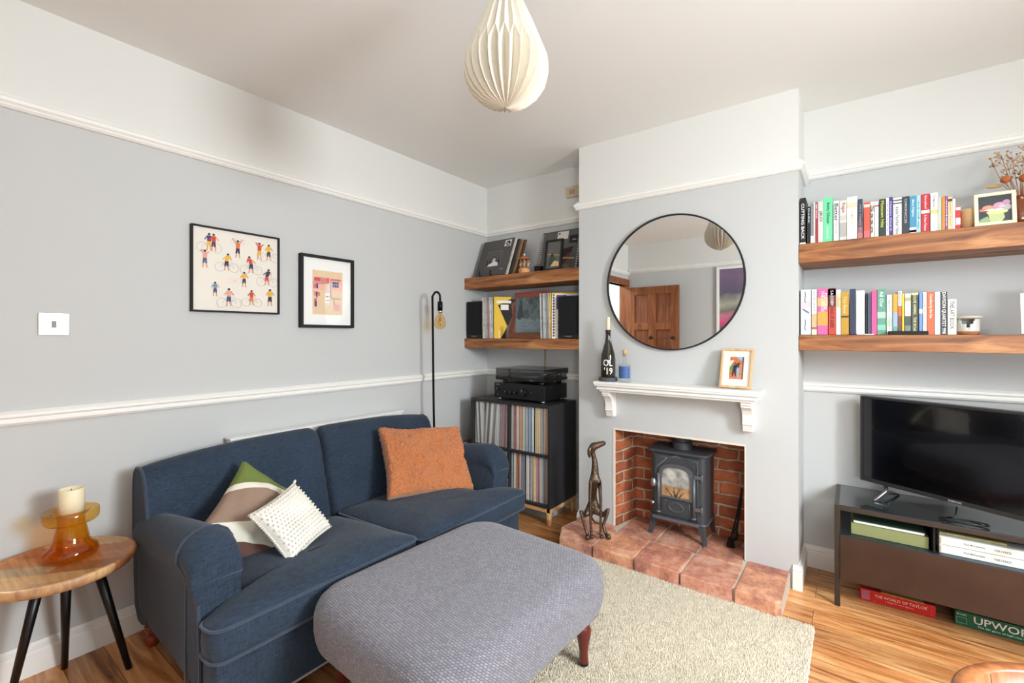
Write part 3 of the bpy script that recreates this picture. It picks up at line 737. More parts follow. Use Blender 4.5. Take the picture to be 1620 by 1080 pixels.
for x, y in ((.17, .62), (.86, .62), (.17, 2.05), (.86, 2.05)):
    f_ = MB(); f_.lathe([(.012, .05), (.014, .06), (.024, .07), (.026, .086)], 14, M=Matrix.Translation(W2S(x, y, 0)))
    f_.cyl(W2S(x - .014, y, .025), W2S(x + .014, y, .025), .024, n=16)
    f_.build('foot', pmat('red_brown_castor', (150, 62, 36), .4), sofa)

# ================================================================ CUSHIONS
def pillow_mesh(w, h, t_, n=28, flop=0.0, wr=0.0, seed=0, fur=0.0, corner=.045):
    mb = MB(); rnd = random.Random(seed)
    def surf(sg):
        def fn(u, v):
            a = 2 * u - 1; b = 2 * v - 1
            k = max(0, (1 - a * a)) ** .5 * max(0, (1 - b * b)) ** .5
            th = t_ / 2 * k ** .62
            # sides draw in between corners
            x = w / 2 * a * (1 - .075 * (1 - b * b)) ; y = h / 2 * b * (1 - .075 * (1 - a * a))
            z = sg * th
            z += flop * (a * a - b * b * .3) * .5
            if wr: z += wr * nz(x, y, seed, 9) * (.35 + k) + wr * .6 * nz(x, y, seed + 4, 22) * k
            if fur and k > 0:
                z += sg * fur * (rnd.random() * .7 + .6 * abs(noise.noise(Vector((x * 90, y * 90, sg * 5)))))
            return (x, y, z)
        return fn
    mb.grid(surf(1), n, n); mb.grid(surf(-1), n, n)
    return mb
def orient(o, center, xdir, ydir):
    xd = Vector(xdir).normalized(); yd = Vector(ydir); yd = (yd - xd * yd.dot(xd)).normalized(); zd = xd.cross(yd)
    M = Matrix((xd, yd, zd)).transposed().to_4x4(); M.translation = Vector(center); o.matrix_world = M
    o.location = center; o.rotation_euler = M.to_3x3().to_euler(); return o
# orange fleece cushion
oc = thing('orange_cushion', 'rust orange fleece cushion leaning on the sofa back by the far arm', 'cushion')
def furmat(name, col, sc=170, var=.22):
    return pmat(name, col, .95, bump=.9, bscale=sc, var=var, vscale=sc * .8, sheen=.4, bdist=.006)
pillow_mesh(.50, .405, .15, 130, .03, .024, 3, .022).build('cushion_cover', furmat('rust_fleece', (200, 122, 70), 120, .35), oc)
orient(oc, (.490, 1.80, .540), (.17, .47, -.045), (-.28, .03, .36))
# striped cushion
def striped():
    m = bpy.data.materials.new('colour_block_cotton'); m.use_nodes = True; nt = m.node_tree; L = nt.links; b = nt.nodes['Principled BSDF']
    tc = nt.nodes.new('ShaderNodeTexCoord'); sp = nt.nodes.new('ShaderNodeSeparateXYZ'); L.new(tc.outputs['Object'], sp.inputs[0])
    # curved band boundaries : v = y + c*x^2
    sq = nt.nodes.new('ShaderNodeMath'); sq.operation = 'MULTIPLY'; L.new(sp.outputs[0], sq.inputs[0]); L.new(sp.outputs[0], sq.inputs[1])
    ma0 = nt.nodes.new('ShaderNodeMath'); ma0.operation = 'MULTIPLY_ADD'; ma0.inputs[1].default_value = -.30; L.new(sp.outputs[0], ma0.inputs[0]); L.new(sp.outputs[1], ma0.inputs[2])
    ma = nt.nodes.new('ShaderNodeMath'); ma.operation = 'MULTIPLY_ADD'; ma.inputs[1].default_value = 1.2; L.new(sq.outputs[0], ma.inputs[0]); L.new(ma0.outputs[0], ma.inputs[2])
    mr = nt.nodes.new('ShaderNodeMapRange'); mr.inputs[1].default_value = -.22; mr.inputs[2].default_value = .24; L.new(ma.outputs[0], mr.inputs[0])
    r = ramp(nt, [(0, (104, 70, 62)), (.20, (232, 226, 208)), (.37, (150, 124, 106)), (.70, (232, 226, 208)), (.77, (112, 126, 62)), (1, (112, 126, 62))]); r.color_ramp.interpolation = 'CONSTANT'
    L.new(mr.outputs[0], r.inputs[0]); L.new(r.outputs[0], b.inputs['Base Color']); b.inputs['Roughness'].default_value = .9
    n = nt.nodes.new('ShaderNodeTexNoise'); n.inputs['Scale'].default_value = 300; L.new(tc.outputs['Object'], n.inputs['Vector'])
    bp = nt.nodes.new('ShaderNodeBump'); bp.inputs['Strength'].default_value = .3; bp.inputs['Distance'].default_value = .002; L.new(n.outputs['Fac'], bp.inputs['Height']); L.new(bp.outputs[0], b.inputs['Normal'])
    return m
sc_ = thing('striped_cushion', 'cushion with curved green, cream, taupe and brown bands behind the near sofa arm', 'cushion')
pillow_mesh(.37, .37, .15, 60, .02, .022, 8).build('cushion_cover', striped(), sc_)
e1 = Vector((.45, -.70, -.50)).normalized(); e2 = Vector((.30, .70, -.62)).normalized()
orient(sc_, Vector((.315, .905, .685)) + .175 * e1 + .175 * e2, e2, -e1)
# white bobble cushion
wc = thing('white_bobble_cushion', 'small white cushion covered in rows of woven bobbles, in front of the striped one', 'cushion')
CREAM = pmat('cream_cotton', (236, 230, 218), .9, bump=.3, bscale=200, sheen=.2)
pillow_mesh(.31, .31, .11, 36, .0, .006, 12).build('cushion_cover', CREAM, wc)
bb = MB()
def icos(c, r): 
    bb.lathe([(0, -r), (r * .8, -r * .5), (r, 0), (r * .8, r * .5), (0, r)], 7, M=Matrix.Translation(c))
NB = 15
for i in range(NB):
    for j in range(NB):
        a = -.93 + 1.86 * i / (NB - 1); b_ = -.93 + 1.86 * (j + (.5 if i % 2 else 0)) / (NB - .5)
        k_ = max(0, (1 - a * a)) ** .5 * max(0, (1 - b_ * b_)) ** .5
        icos((.155 * a * (1 - .075 * (1 - b_ * b_)), .155 * b_ * (1 - .075 * (1 - a * a)), .055 * k_ ** .62 + .002), .0062)
for i in range(26):
    t_ = -1 + 2 * i / 25
    for a, b_ in ((t_, 1), (t_, -1), (1, t_), (-1, t_)):
        icos((.158 * a * (1 - .075 * (1 - b_ * b_)), .158 * b_ * (1 - .075 * (1 - a * a)), 0), .0065)
bb.build('bobbles', CREAM, wc)
tq = MB()
for cx_, cy_ in ((-1, 1),):
    tq.tube([(.155 * cx_, .155 * cy_, 0), (.165 * cx_, .168 * cy_, .004), (.168 * cx_, .178 * cy_, .0)], [.006, .008, .004], 7)
tq.build('corner_tassel', CREAM, wc)
orient(wc, (.640, .948, .508), (.232, .162, -.323), (-.205, .343, .161))
wc.scale = (.76, .76, .95)

# ================================================================ FOOTSTOOL
FS = fabric('grey_woven_upholstery', (140, 138, 144), .22, 200, .95, .2, .9)
def weave_mat():
    m = bpy.data.materials.new('grey_basket_weave'); m.use_nodes = True; nt = m.node_tree; L = nt.links; b = nt.nodes['Principled BSDF']
    tc = nt.nodes.new('ShaderNodeTexCoord')
    mp = nt.nodes.new('ShaderNodeMapping'); mp.inputs['Rotation'].default_value = (0, 0, radians(4)); L.new(tc.outputs['Object'], mp.inputs['Vector'])
    sp = nt.nodes.new('ShaderNodeSeparateXYZ'); L.new(mp.outputs[0], sp.inputs[0])
    yz = nt.nodes.new('ShaderNodeMath'); yz.operation = 'ADD'; L.new(sp.outputs[1], yz.inputs[0]); L.new(sp.outputs[2], yz.inputs[1])
    xz = nt.nodes.new('ShaderNodeMath'); xz.operation = 'SUBTRACT'; L.new(sp.outputs[0], xz.inputs[0]); L.new(sp.outputs[2], xz.inputs[1])
    cb = nt.nodes.new('ShaderNodeCombineXYZ'); L.new(xz.outputs[0], cb.inputs[0]); L.new(yz.outputs[0], cb.inputs[1])
    br = nt.nodes.new('ShaderNodeTexBrick'); br.inputs['Scale'].default_value = 1; br.inputs['Brick Width'].default_value = .013; br.inputs['Row Height'].default_value = .009; br.inputs['Mortar Size'].default_value = .0018; br.inputs['Mortar Smooth'].default_value = 1
    br.inputs['Color1'].default_value = lin((146, 143, 150)); br.inputs['Color2'].default_value = lin((124, 122, 130)); br.inputs['Mortar'].default_value = lin((88, 86, 94))
    L.new(cb.outputs[0], br.inputs['Vector'])
    n = nt.nodes.new('ShaderNodeTexNoise'); n.inputs['Scale'].default_value = 420; n.inputs['Detail'].default_value = 2; L.new(tc.outputs['Object'], n.inputs['Vector'])
    mx = nt.nodes.new('ShaderNodeMix'); mx.data_type = 'RGBA'; mx.blend_type = 'OVERLAY'; mx.inputs[0].default_value = .7; L.new(br.outputs['Color'], mx.inputs[6]); L.new(n.outputs['Fac'], mx.inputs[7])
    L.new(mx.outputs[2], b.inputs['Base Color']); b.inputs['Roughness'].default_value = .95; b.inputs['Sheen Weight'].default_value = .25; b.inputs['Specular IOR Level'].default_value = .2
    inv = nt.nodes.new('ShaderNodeMath'); inv.operation = 'SUBTRACT'; inv.inputs[0].default_value = 1; L.new(br.outputs['Fac'], inv.inputs[1])
    bp = nt.nodes.new('ShaderNodeBump'); bp.inputs['Strength'].default_value = .6; bp.inputs['Distance'].default_value = .003; L.new(inv.outputs[0], bp.inputs['Height']); L.new(bp.outputs[0], b.inputs['Normal'])
    return m
fs = thing('footstool', 'large grey upholstered footstool with turned mahogany legs in front of the sofa', 'footstool', (1.340, 1.225, 0), radians(-3))
o = dens([(-.354, -.445), (.354, -.445), (.354, .440), (-.354, .440)], .15, 10, .02)
rings = []
for s_, z in ((.80, .225), (.90, .220), (.950, .225), (.975, .240), (.990, .262), (1.0, .295), (1.0, .330), (.99, .355), (.97, .376), (.935, .392), (.87, .405), (.76, .410), (.60, .413), (.42, .415), (.2, .416), (.05, .416)):
    rings.append([(p[0] * s_, p[1] * s_, z + .004 * nz(p[0] * s_, p[1] * s_, 0, 6) * (1.5 - s_)) for p in o])
MB().loft(rings).build('upholstered_top', weave_mat(), fs)
MAHO = pmat('mahogany', (96, 36, 28), .28, coat=.4, var=.2, vscale=30)
MB().box(-.31, .31, -.39, .39, .185, .222).build('under_frame', MAHO, fs, .01)
for sx in (-1, 1):
    for sy in (-1, 1):
        M = Matrix.Translation((sx * .275, sy * .33, 0)) @ Matrix.Shear('XY', 4, (0, 0)) 
        MB().lathe([(.017, .026), (.019, .032), (.017, .05), (.0165, .07), (.021, .10), (.027, .13), (.029, .15), (.024, .165), (.019, .172), (.026, .178), (.028, .19), (.028, .20)], 20, M=M).build('leg', MAHO, fs)
        MB().lathe([(.014, .018), (.019, .022), (.019, .030), (.017, .034)], 16, M=M).build('foot_cap', BLACK, fs)

# ================================================================ SIDE TABLE with candle holder
MANGO = None
def mango():
    m = bpy.data.materials.new('mango_wood_boards'); m.use_nodes = True; nt = m.node_tree; L = nt.links; b = nt.nodes['Principled BSDF']
    tc = nt.nodes.new('ShaderNodeTexCoord'); mp = nt.nodes.new('ShaderNodeMapping'); mp.inputs['Rotation'].default_value = (0, 0, radians(-52)); L.new(tc.outputs['Object'], mp.inputs['Vector'])
    br = nt.nodes.new('ShaderNodeTexBrick'); br.inputs['Scale'].default_value = 1; br.inputs['Brick Width'].default_value = .6; br.inputs['Row Height'].default_value = .07; br.inputs['Mortar Size'].default_value = .0003
    br.inputs['Color1'].default_value = (0, 0, 0, 1); br.inputs['Color2'].default_value = (1, 1, 1, 1); L.new(mp.outputs[0], br.inputs['Vector'])
    r = ramp(nt, [(0, (150, 92, 62)), (.35, (196, 136, 88)), (.6, (176, 150, 118)), (1, (214, 166, 112))]); L.new(br.outputs['Color'], r.inputs[0])
    m2 = nt.nodes.new('ShaderNodeMapping'); m2.inputs['Rotation'].default_value = (0, 0, radians(-52)); m2.inputs['Scale'].default_value = (5, 60, 20); L.new(tc.outputs['Object'], m2.inputs['Vector'])
    n = nt.nodes.new('ShaderNodeTexNoise'); n.inputs['Scale'].default_value = 1.2; n.inputs['Detail'].default_value = 6; L.new(m2.outputs[0], n.inputs['Vector'])
    mx = nt.nodes.new('ShaderNodeMix'); mx.data_type = 'RGBA'; mx.blend_type = 'OVERLAY'; mx.inputs[0].default_value = .7; L.new(r.outputs[0], mx.inputs[6]); L.new(n.outputs['Fac'], mx.inputs[7])
    L.new(mx.outputs[2], b.inputs['Base Color']); b.inputs['Roughness'].default_value = .4
    return m
stb = thing('side_table', 'round three-legged side table with raised wooden rim, between the wall and the sofa arm', 'side table', (.225, .345, 0))
MB().lathe([(0, .425), (.17, .425), (.193, .432), (.203, .446), (.206, .460), (.203, .467), (.196, .468), (.190, .464), (.184, .457), (.0, .455)], 72).build('tabletop', mango(), stb)
for (tx, ty), (fx, fy) in (((-.04, .02), (-.165, .035)), ((.0, .09), (.03, .180)), ((.0, -.05), (-.06, -.12))):
    MB().cyl((fx, fy, 0), (tx, ty, .43), .010, .0165, 18).build('leg', BLACK, stb)
AMBER = None
AMB = glass_mat('amber_glass', (.96, .75, .36), .02)
ch = thing('candle_holder', 'amber glass pillar candle holder with a wide rim on the round side table', 'candle holder', (.20, .375, .4565))
MB().lathe([(.0, 0), (.058, 0), (.072, .008), (.077, .024), (.072, .042), (.056, .054), (.050, .066), (.044, .10), (.040, .126), (.052, .130), (.068, .133), (.075, .140), (.077, .152), (.076, .172), (.072, .175), (.050, .172), (.047, .160), (.0385, .157), (.0365, .125), (.040, .10), (.046, .066), (.054, .050), (.068, .040), (.073, .024), (.068, .010), (.0, .006)], 56).build('glass_body', AMB, ch)
cd = thing('pillar_candle', 'cream pillar candle standing in the amber glass holder', 'candle', (.20, .375, .6145))
MB().lathe([(0, 0), (.036, 0), (.0365, .05), (.036, .088), (.034, .092), (.031, .091), (.028, .084), (0, .081)], 36).build('wax', pmat('cream_wax', (238, 226, 190), .5), cd)
MB().cyl((0, 0, .081), (.001, 0, .09), .0012, n=6).build('wick', MATBLACK, cd)

# ================================================================ LEFT WALL PICTURES, SWITCH
class Pic:
    """small flat artwork: polygons on a print, colours as thin layers of ink"""
    def __init__(s): s.mb = MB(); s.m = []; s.k = 0
    def mat(s, c):
        m = flat(c, .7)
        if m not in s.m: s.m.append(m)
        return s.m.index(m)
    def poly(s, pts, c):
        s.k += 1; s.mb.add([(u, v, .00002 * s.k + .0003) for u, v in pts], [tuple(range(len(pts)))], s.mat(c))
    def rect(s, u0, u1, v0, v1, c): s.poly([(u0, v0), (u1, v0), (u1, v1), (u0, v1)], c)
    def disc(s, u, v, r, c, n=10, ry=None): s.poly([(u + r * cos(2 * pi * k / n), v + (ry or r) * sin(2 * pi * k / n)) for k in range(n)], c)
    def ring(s, u, v, r, w_, c, n=18):
        s.k += 1; z = .00002 * s.k + .0003
        vs = []
        for k in range(n):
            a = 2 * pi * k / n
            vs += [(u + r * cos(a), v + r * sin(a), z), (u + (r - w_) * cos(a), v + (r - w_) * sin(a), z)]
        s.mb.add(vs, [(2 * k, 2 * ((k + 1) % n), 2 * ((k + 1) % n) + 1, 2 * k + 1) for k in range(n)], s.mat(c))
    def line(s, a, b, w_, c):
        d_ = Vector((b[0] - a[0], b[1] - a[1])); d_ = d_.normalized() if d_.length else Vector((1, 0)); n_ = Vector((-d_.y, d_.x)) * w_ / 2
        s.poly([(a[0] + n_.x, a[1] + n_.y), (a[0] - n_.x, a[1] - n_.y), (b[0] - n_.x, b[1] - n_.y), (b[0] + n_.x, b[1] + n_.y)], c)
    def put(s, name, parent): return s.mb.build(name, s.m, parent)

def framed(name, label, cat, w_, h_, fw_, depth, fmat, mat_w, group=None, matc=CARDW, glass=True):
    """local: u=x right, v=z?  built in XY plane facing +Z, lower-left at origin; placed by matrix"""
    r = thing(name, label, cat, group=group)
    f_ = MB(); f_.box(0, w_, 0, fw_, 0, depth); f_.box(0, w_, h_ - fw_, h_, 0, depth); f_.box(0, fw_, fw_, h_ - fw_, 0, depth); f_.box(w_ - fw_, w_, fw_, h_ - fw_, 0, depth)
    f_.build('frame', fmat, r, min(.002, fw_ * .15))
    MB().box(fw_ * .6, w_ - fw_ * .6, fw_ * .6, h_ - fw_ * .6, depth * .05, depth * .45).build('mount_card', matc, r)
    if glass:
        MB().box(fw_ * .8, w_ - fw_ * .8, fw_ * .8, h_ - fw_ * .8, depth * .72, depth * .72 + .0008).build('glazing', AR, r)
    return r
def place(o, O, xd, yd):
    xd = Vector(xd).normalized(); yd = Vector(yd); yd = (yd - xd * xd.dot(yd)).normalized(); zd = xd.cross(yd)
    M = Matrix((xd, yd, zd)).transposed(); o.location = O; o.rotation_euler = M.to_euler(); return o

p1 = framed('framed_print', 'square black framed print of many small cyclists on cream paper, on the left wall', 'picture', .402, .402, .008, .022, MATBLACK, 0, matc=pmat('cream_print_paper', (232, 226, 214), .8))
place(p1, (.001, .805, 1.364), (0, 1, 0), (0, 0, 1))
P = Pic(); SK = (222, 150, 110)
def person(u, v, top, leg, s=1.0, arms='down', bike=None, lean=0, hair=(50, 36, 40)):
    s = s * 1.35; v = v + .004
    if bike is not None:
        bc = bike
        P.ring(u - .020 * s, v - .020 * s, .015 * s, .0011, bc); P.ring(u + .022 * s, v - .020 * s, .015 * s, .0011, bc)
        P.line((u - .020 * s, v - .020 * s), (u - .004 * s, v - .002 * s), .0007, bc); P.line((u + .022 * s, v - .020 * s), (u - .004 * s, v - .002 * s), .0007, bc); P.line((u - .004 * s, v - .002 * s), (u + .014 * s, v - .002 * s), .0007, bc); P.line((u + .014 * s, v), (u + .022 * s, v - .020 * s), .0007, bc)
    P.poly([(u - .005 * s, v), (u + .005 * s, v), (u + .006 * s, v - .016 * s), (u + .001 * s, v - .016 * s), (u, v - .006 * s), (u - .002 * s, v - .016 * s), (u - .007 * s, v - .016 * s)], leg)
    P.line((u - .0045 * s, v - .016 * s), (u - .006 * s, v - .030 * s), .003 * s, SK); P.line((u + .0035 * s, v - .016 * s), (u + .006 * s, v - .030 * s), .003 * s, SK)
    P.poly([(u - .0055 * s, v), (u + .0055 * s, v), (u + (.007 + lean) * s, v + .018 * s), (u + (-.006 + lean) * s, v + .018 * s)], top)
    if arms == 'up': P.line((u - .005 * s, v + .016 * s), (u - .016 * s, v + .030 * s), .003 * s, SK); P.line((u + .005 * s, v + .016 * s), (u + .014 * s, v + .030 * s), .003 * s, SK)
    elif arms == 'head': P.line((u - .005 * s, v + .016 * s), (u - .012 * s, v + .024 * s), .003 * s, top); P.line((u - .012 * s, v + .024 * s), (u, v + .025 * s), .003 * s, SK); P.line((u + .006 * s, v + .016 * s), (u + .013 * s, v + .022 * s), .003 * s, top)
    else: P.line((u + (-.005 + lean) * s, v + .016 * s), (u - .013 * s, v + .004 * s), .003 * s, top); P.line((u + (.006 + lean) * s, v + .016 * s), (u + .014 * s, v + .005 * s), .003 * s, SK)
    P.disc(u + lean * s, v + .0225 * s, .0038 * s, hair, 8)
YEL = (232, 176, 50); RED = (206, 72, 52); NVY = (48, 50, 88); ORG = (224, 120, 60); GB = (150, 146, 158); PNK = (228, 160, 150)
Wd = .386; Hd_ = .386
def fp(zx, zy):   # fractions of the sheet
    return .008 + zx * Wd, .008 + zy * Hd_
for (zx, zy, tp, lg, kw) in [
    (.175, .83, (62, 60, 110), YEL, dict(bike=GB, s=1.1)), (.225, .83, RED, (90, 60, 100), dict(s=1.1)),
    (.50, .79, ORG, NVY, dict(arms='up', s=1.15)), (.765, .80, RED, YEL, dict(arms='head', s=1.15)), (.885, .80, YEL, (60, 60, 80), dict(s=1.1, bike=GB)),
    (.13, .62, PNK, (84, 96, 128), dict(arms='head', s=1.1)), (.37, .61, YEL, NVY, dict(bike=GB, lean=.004, s=1.1)), (.66, .61, RED, NVY, dict(bike=GB, lean=-.006, s=1.1)),
    (.575, .41, YEL, NVY, dict(s=1.0)), (.86, .47, (60, 60, 84), RED, dict(bike=GB, lean=.006, s=1.1)), (.24, .26, (120, 150, 170), (70, 84, 120), dict(s=.9)),
    (.395, .17, PNK, (60, 84, 120), dict(s=1.15, bike=GB)), (.665, .18, RED, ORG, dict(s=1.0, bike=GB)), (.90, .20, YEL, NVY, dict(s=1.15))]:
    u, v = fp(zx, zy); person(u, v, tp, lg, **kw)
u, v = fp(.50, .89); P.ring(u - .018, v, .013, .0006, GB); P.ring(u + .018, v, .013, .0006, GB); P.line((u - .018, v), (u + .018, v), .0007, GB)
u, v = fp(.47, .38); P.ring(u - .016, v, .013, .0006, PNK); P.ring(u + .012, v + .004, .013, .0006, PNK); P.line((u - .016, v), (u + .012, v + .008), .0008, (216, 130, 120))
q = P.put('cyclist_drawing', p1); q.location = (0, 0, .0105)

p2 = framed('framed_print', 'upright black framed print of a patterned house front with white border', 'picture', .333, .408, .016, .03, MATBLACK, 0)
place(p2, (.001, 1.318, 1.298), (0, 1, 0), (0, 0, 1))
P = Pic(); a0, a1, b0, b1 = .075, .262, .075, .325
P.rect(a0, a1, b0, b1, (226, 198, 160))
P.rect(a0, a1, .215, b1 - .045, (232, 178, 158)); P.rect(.15, .185, .12, .285, (222, 206, 190))
for (x0, x1, y0, y1, c) in [(.085, .125, .262, .285, (206, 84, 90)), (.080, .105, .222, .248, (214, 110, 104)), (.085, .12, .18, .2, (214, 120, 110)), (.19, .25, .275, .283, (206, 84, 90)), (.135, .16, .25, .285, (220, 130, 120)), (.16, .178, .255, .287, (214, 110, 104)), (.205, .245, .10, .14, (220, 160, 150)), (.085, .1, .12, .165, (206, 96, 96)),
                            (.197, .237, .235, .268, (60, 76, 130)), (.098, .108, .222, .25, (54, 66, 110)), (.096, .104, .17, .2, (54, 66, 110)), (.09, .1, .118, .15, (54, 66, 110)), (.15, .18, .14, .2, (240, 232, 224)), (.155, .175, .175, .182, (210, 90, 100)), (.155, .175, .155, .16, (120, 120, 160))]:
    P.rect(x0, x1, y0, y1, c)
P.line((.075, .256), (.13, .252), .003, NVY); P.line((.131, .25), (.131, .29), .003, NVY); P.line((.186, .17), (.186, .285), .003, NVY); P.line((.186, .172), (.255, .168), .003, NVY); P.line((.075, .205), (.11, .2), .0025, NVY); P.line((.207, .13), (.207, .168), .003, NVY)
for i in range(2): P.line((.210 + .013 * i, .235), (.210 + .013 * i, .268), .0015, (230, 200, 180))
P.line((.197, .252), (.237, .252), .0015, (230, 200, 180))
q = P.put('house_drawing', p2); q.location = (0, 0, .0140)

sw = thing('light_switch', 'brushed steel light switch plate on the left wall', 'light switch')
place(sw, (.0005, .317, 1.252), (0, 1, 0), (0, 0, 1))
MB().box(0, .086, 0, .086, 0, .005).build('switch_plate', pmat('brushed_nickel', (205, 200, 188), .35, .85), sw, .002)
MB().box(.036, .050, .030, .056, .005, .0085).build('rocker', pmat('grey_rocker', (120, 118, 112), .4), sw, .001)

# ================================================================ RADIATOR behind the sofa
ra = thing('radiator', 'white panel radiator on the left wall, its top edge just showing above the sofa back', 'radiator', (0, .95, 0))
m_ = MB(); m_.box(.020, .066, 0, 1.04, .20, .755)
for k in range(24): m_.box(.066, .073, .02 + k * .042, .045 + k * .042, .24, .72)
m_.build('panel', WHITE, ra, .003)
MB().box(.016, .078, -.004, 1.044, .752, .762).build('top_grille', WHITE, ra, .002)

# ================================================================ FLOOR LAMP
fl_ = thing('floor_lamp', 'slim black floor lamp with hooked top and bare bulb standing behind the sofa', 'floor lamp', (.16, 2.20, 0))
# pole leans very slightly; hook bends towards the room
base = MB().lathe([(0, 0), (.11, 0), (.11, .012), (.10, .018), (0, .018)], 36); base.build('base', BLACKMETAL, fl_)
pts = [(.0, .0, .015), (.0, -.02, .75), (.0, -.032, 1.52)]
for k in range(1, 9):
    a = pi - pi * k / 8; pts.append((.01 + .008 * k / 8, -.005 + .027 * cos(a), 1.52 + .03 * sin(a)))
pts.append((.018, .022, 1.48))
MB().tube(pts, .0075, 10).build('pole', BLACKMETAL, fl_)
MB().cyl((.018, .022, 1.425), (.018, .022, 1.485), .0175, n=20).build('lamp_socket', BLACKMETAL, fl_)
MB().cyl((.018, .022, 1.408), (.018, .022, 1.426), .0145, n=20).build('bulb_cap', CHROME, fl_)
bm_ = glass_mat('tinted_bulb_glass', (1.0, .86, .6), 0.0)
MB().lathe([(.013, .075), (.018, .06), (.030, .045), (.038, .02), (.040, 0), (.037, -.018), (.026, -.032), (.012, -.039), (0, -.040)], 28, cap=False, M=Matrix.Translation((.018, .022, 1.335))).build('bulb', bm_, fl_)
fm = MB()
for k in range(6):
    a = 2 * pi * k / 6; fm.tube([(.018 + .004 * cos(a), .022 + .004 * sin(a), 1.375), (.018 + .014 * cos(a), .022 + .014 * sin(a), 1.345), (.018 + .010 * cos(a + .5), .022 + .010 * sin(a + .5), 1.322)], .0012, 5)
fm.cyl((.018, .022, 1.345), (.018, .022, 1.40), .003, n=8)
fm.build('filament', pmat('amber_filament', (214, 140, 60), .4, .5), fl_)

# ================================================================ PENDANT SHADE
pd = thing('pendant_lamp', 'cream pleated paper pendant lampshade hanging from the ceiling', 'pendant lamp', (1.561, 1.154, 0))
def pleated():
    N = 26; n2 = 2 * N
    # (z, outer fold radius, inner fold radius, phase): the folds swap over at the diamond line
    levels = [(2.330, .046, .040, 0), (2.305, .054, .047, 0), (2.235, .086, .077, 0), (2.170, .113, .102, 0), (2.118, .133, .108, 1), (2.085, .134, .104, 1), (2.05, .127, .096, 1), (2.02, .108, .079, 1), (1.995, .078, .054, 1), (1.982, .048, .030, 1), (1.973, .010, .004, 1)]
    vs = []; fs = []
    for z, ro, ri, ph in levels:
        for k in range(n2):
            a = 2 * pi * k / n2; r_ = ro if (k + ph) % 2 == 0 else ri
            vs.append((r_ * cos(a), r_ * sin(a), z))
    for i in range(len(levels) - 1):
        for k in range(n2):
            a_, b_, c_, d_ = i * n2 + k, i * n2 + (k + 1) % n2, (i + 1) * n2 + (k + 1) % n2, (i + 1) * n2 + k
            if levels[i][3] != levels[i + 1][3]:
                if k % 2 == 0: fs += [(a_, b_, d_), (b_, c_, d_)] if False else [(a_, b_, c_), (a_, c_, d_)]
                else: fs += [(a_, b_, d_), (b_, c_, d_)]
            else: fs.append((a_, b_, c_, d_))
    return MB().add(vs, fs, 0, False)
pap = pmat('folded_paper', (216, 208, 190), .85)
so_ = pleated().build('lamp_shade', pap, pd); q = so_.modifiers.new('paper', 'SOLIDIFY'); q.thickness = .0008
MB().cyl((0, 0, 2.32), (0, 0, 2.455), .003, n=8).build('cord', WHITE, pd)
MB().lathe([(.02, 2.43), (.045, 2.45), (.048, H - .001), (0, H - .001)], 24).build('ceiling_rose', WHITE, pd)
MB().lathe([(0, 1.966), (.006, 1.970), (.007, 1.976), (0, 1.980)], 12).build('tip_button', pmat('silver_tip', (160, 160, 158), .4, .6), pd)

# ================================================================ WALL SHELVES
SHW = wood('reclaimed_pine', (96, 54, 28), (156, 98, 54), (194, 138, 88), 'X', 1.0, .5, True, stretch=11)
def shelf(x0, x1, y0, y1, z0, z1, label):
    o = MB().box(0, x1 - x0, 0, y1 - y0, 0, z1 - z0).build('floating_shelf', SHW, None, .003)
    o.location = (x0, y0, z0); return tag(o, label, 'shelf', 'thick wooden floating shelves')
SZ = 1.702
shelf(.001, XL - .001, 2.66, YB - .001, 1.617, SZ, 'thick wooden wall shelf left of the chimney carrying the leaning dark record sleeves')
shelf(.001, XL - .001, 2.66, YB - .001, 1.160, 1.231, 'thick wooden wall shelf left of the chimney carrying the two black speakers')
shelf(XR + .001, 3.55, 2.66, YR - .001, 1.610, 1.703, 'thick wooden wall shelf right of the chimney carrying books and the flower picture')
shelf(XR + .001, 3.55, 2.66, YR - .001, 1.180, 1.255, 'thick wooden wall shelf right of the chimney carrying books and the ceramic burner')

# ================================================================ BOOKS
G1 = 'books on the upper right shelf'; G2 = 'books on the lower right shelf'
def book(x0, x1, z, h, col, label, group, text=None, tcol=(245, 245, 240), tspan=(.12, .88), tw=.55, bands=(), y0=2.69, depth=.15, t2=None, lean=0.0):
    w_ = x1 - x0
    r = thing('book', label, 'book', ((x0 + x1) / 2, y0, z), group=group, rot=(0, lean, 0))
    c = MB(); hw = w_ / 2 - .0003; cv = .0016
    c.box(-hw, hw, 0, cv, 0, h); c.box(-hw, -hw + cv, cv, depth, 0, h); c.box(hw - cv, hw, cv, depth, 0, h)
    c.build('book_cover', COVER, r, .0006, 1, color=col)
    MB().box(-hw + cv, hw - cv, cv, depth - .004, .003, h - .003).build('pages', PAPER, r)
    for (a, b, bc) in bands:
        MB().box(-hw, hw, -.0003, .0, h * a, h * b).build('spine_band', COVER, r, color=bc)
    def put(tx, tc, sp, wf, off=0):
        text_obj('spine_lettering', tx, (-w_ * wf / 2 + off * w_, -.0006, h * sp[1]), (0, 0, -h * (sp[1] - sp[0])), (w_ * wf, 0, 0), flat(tc), r)
    if text: put(text, tcol, tspan, tw)
    if t2: put(*t2)
    return r
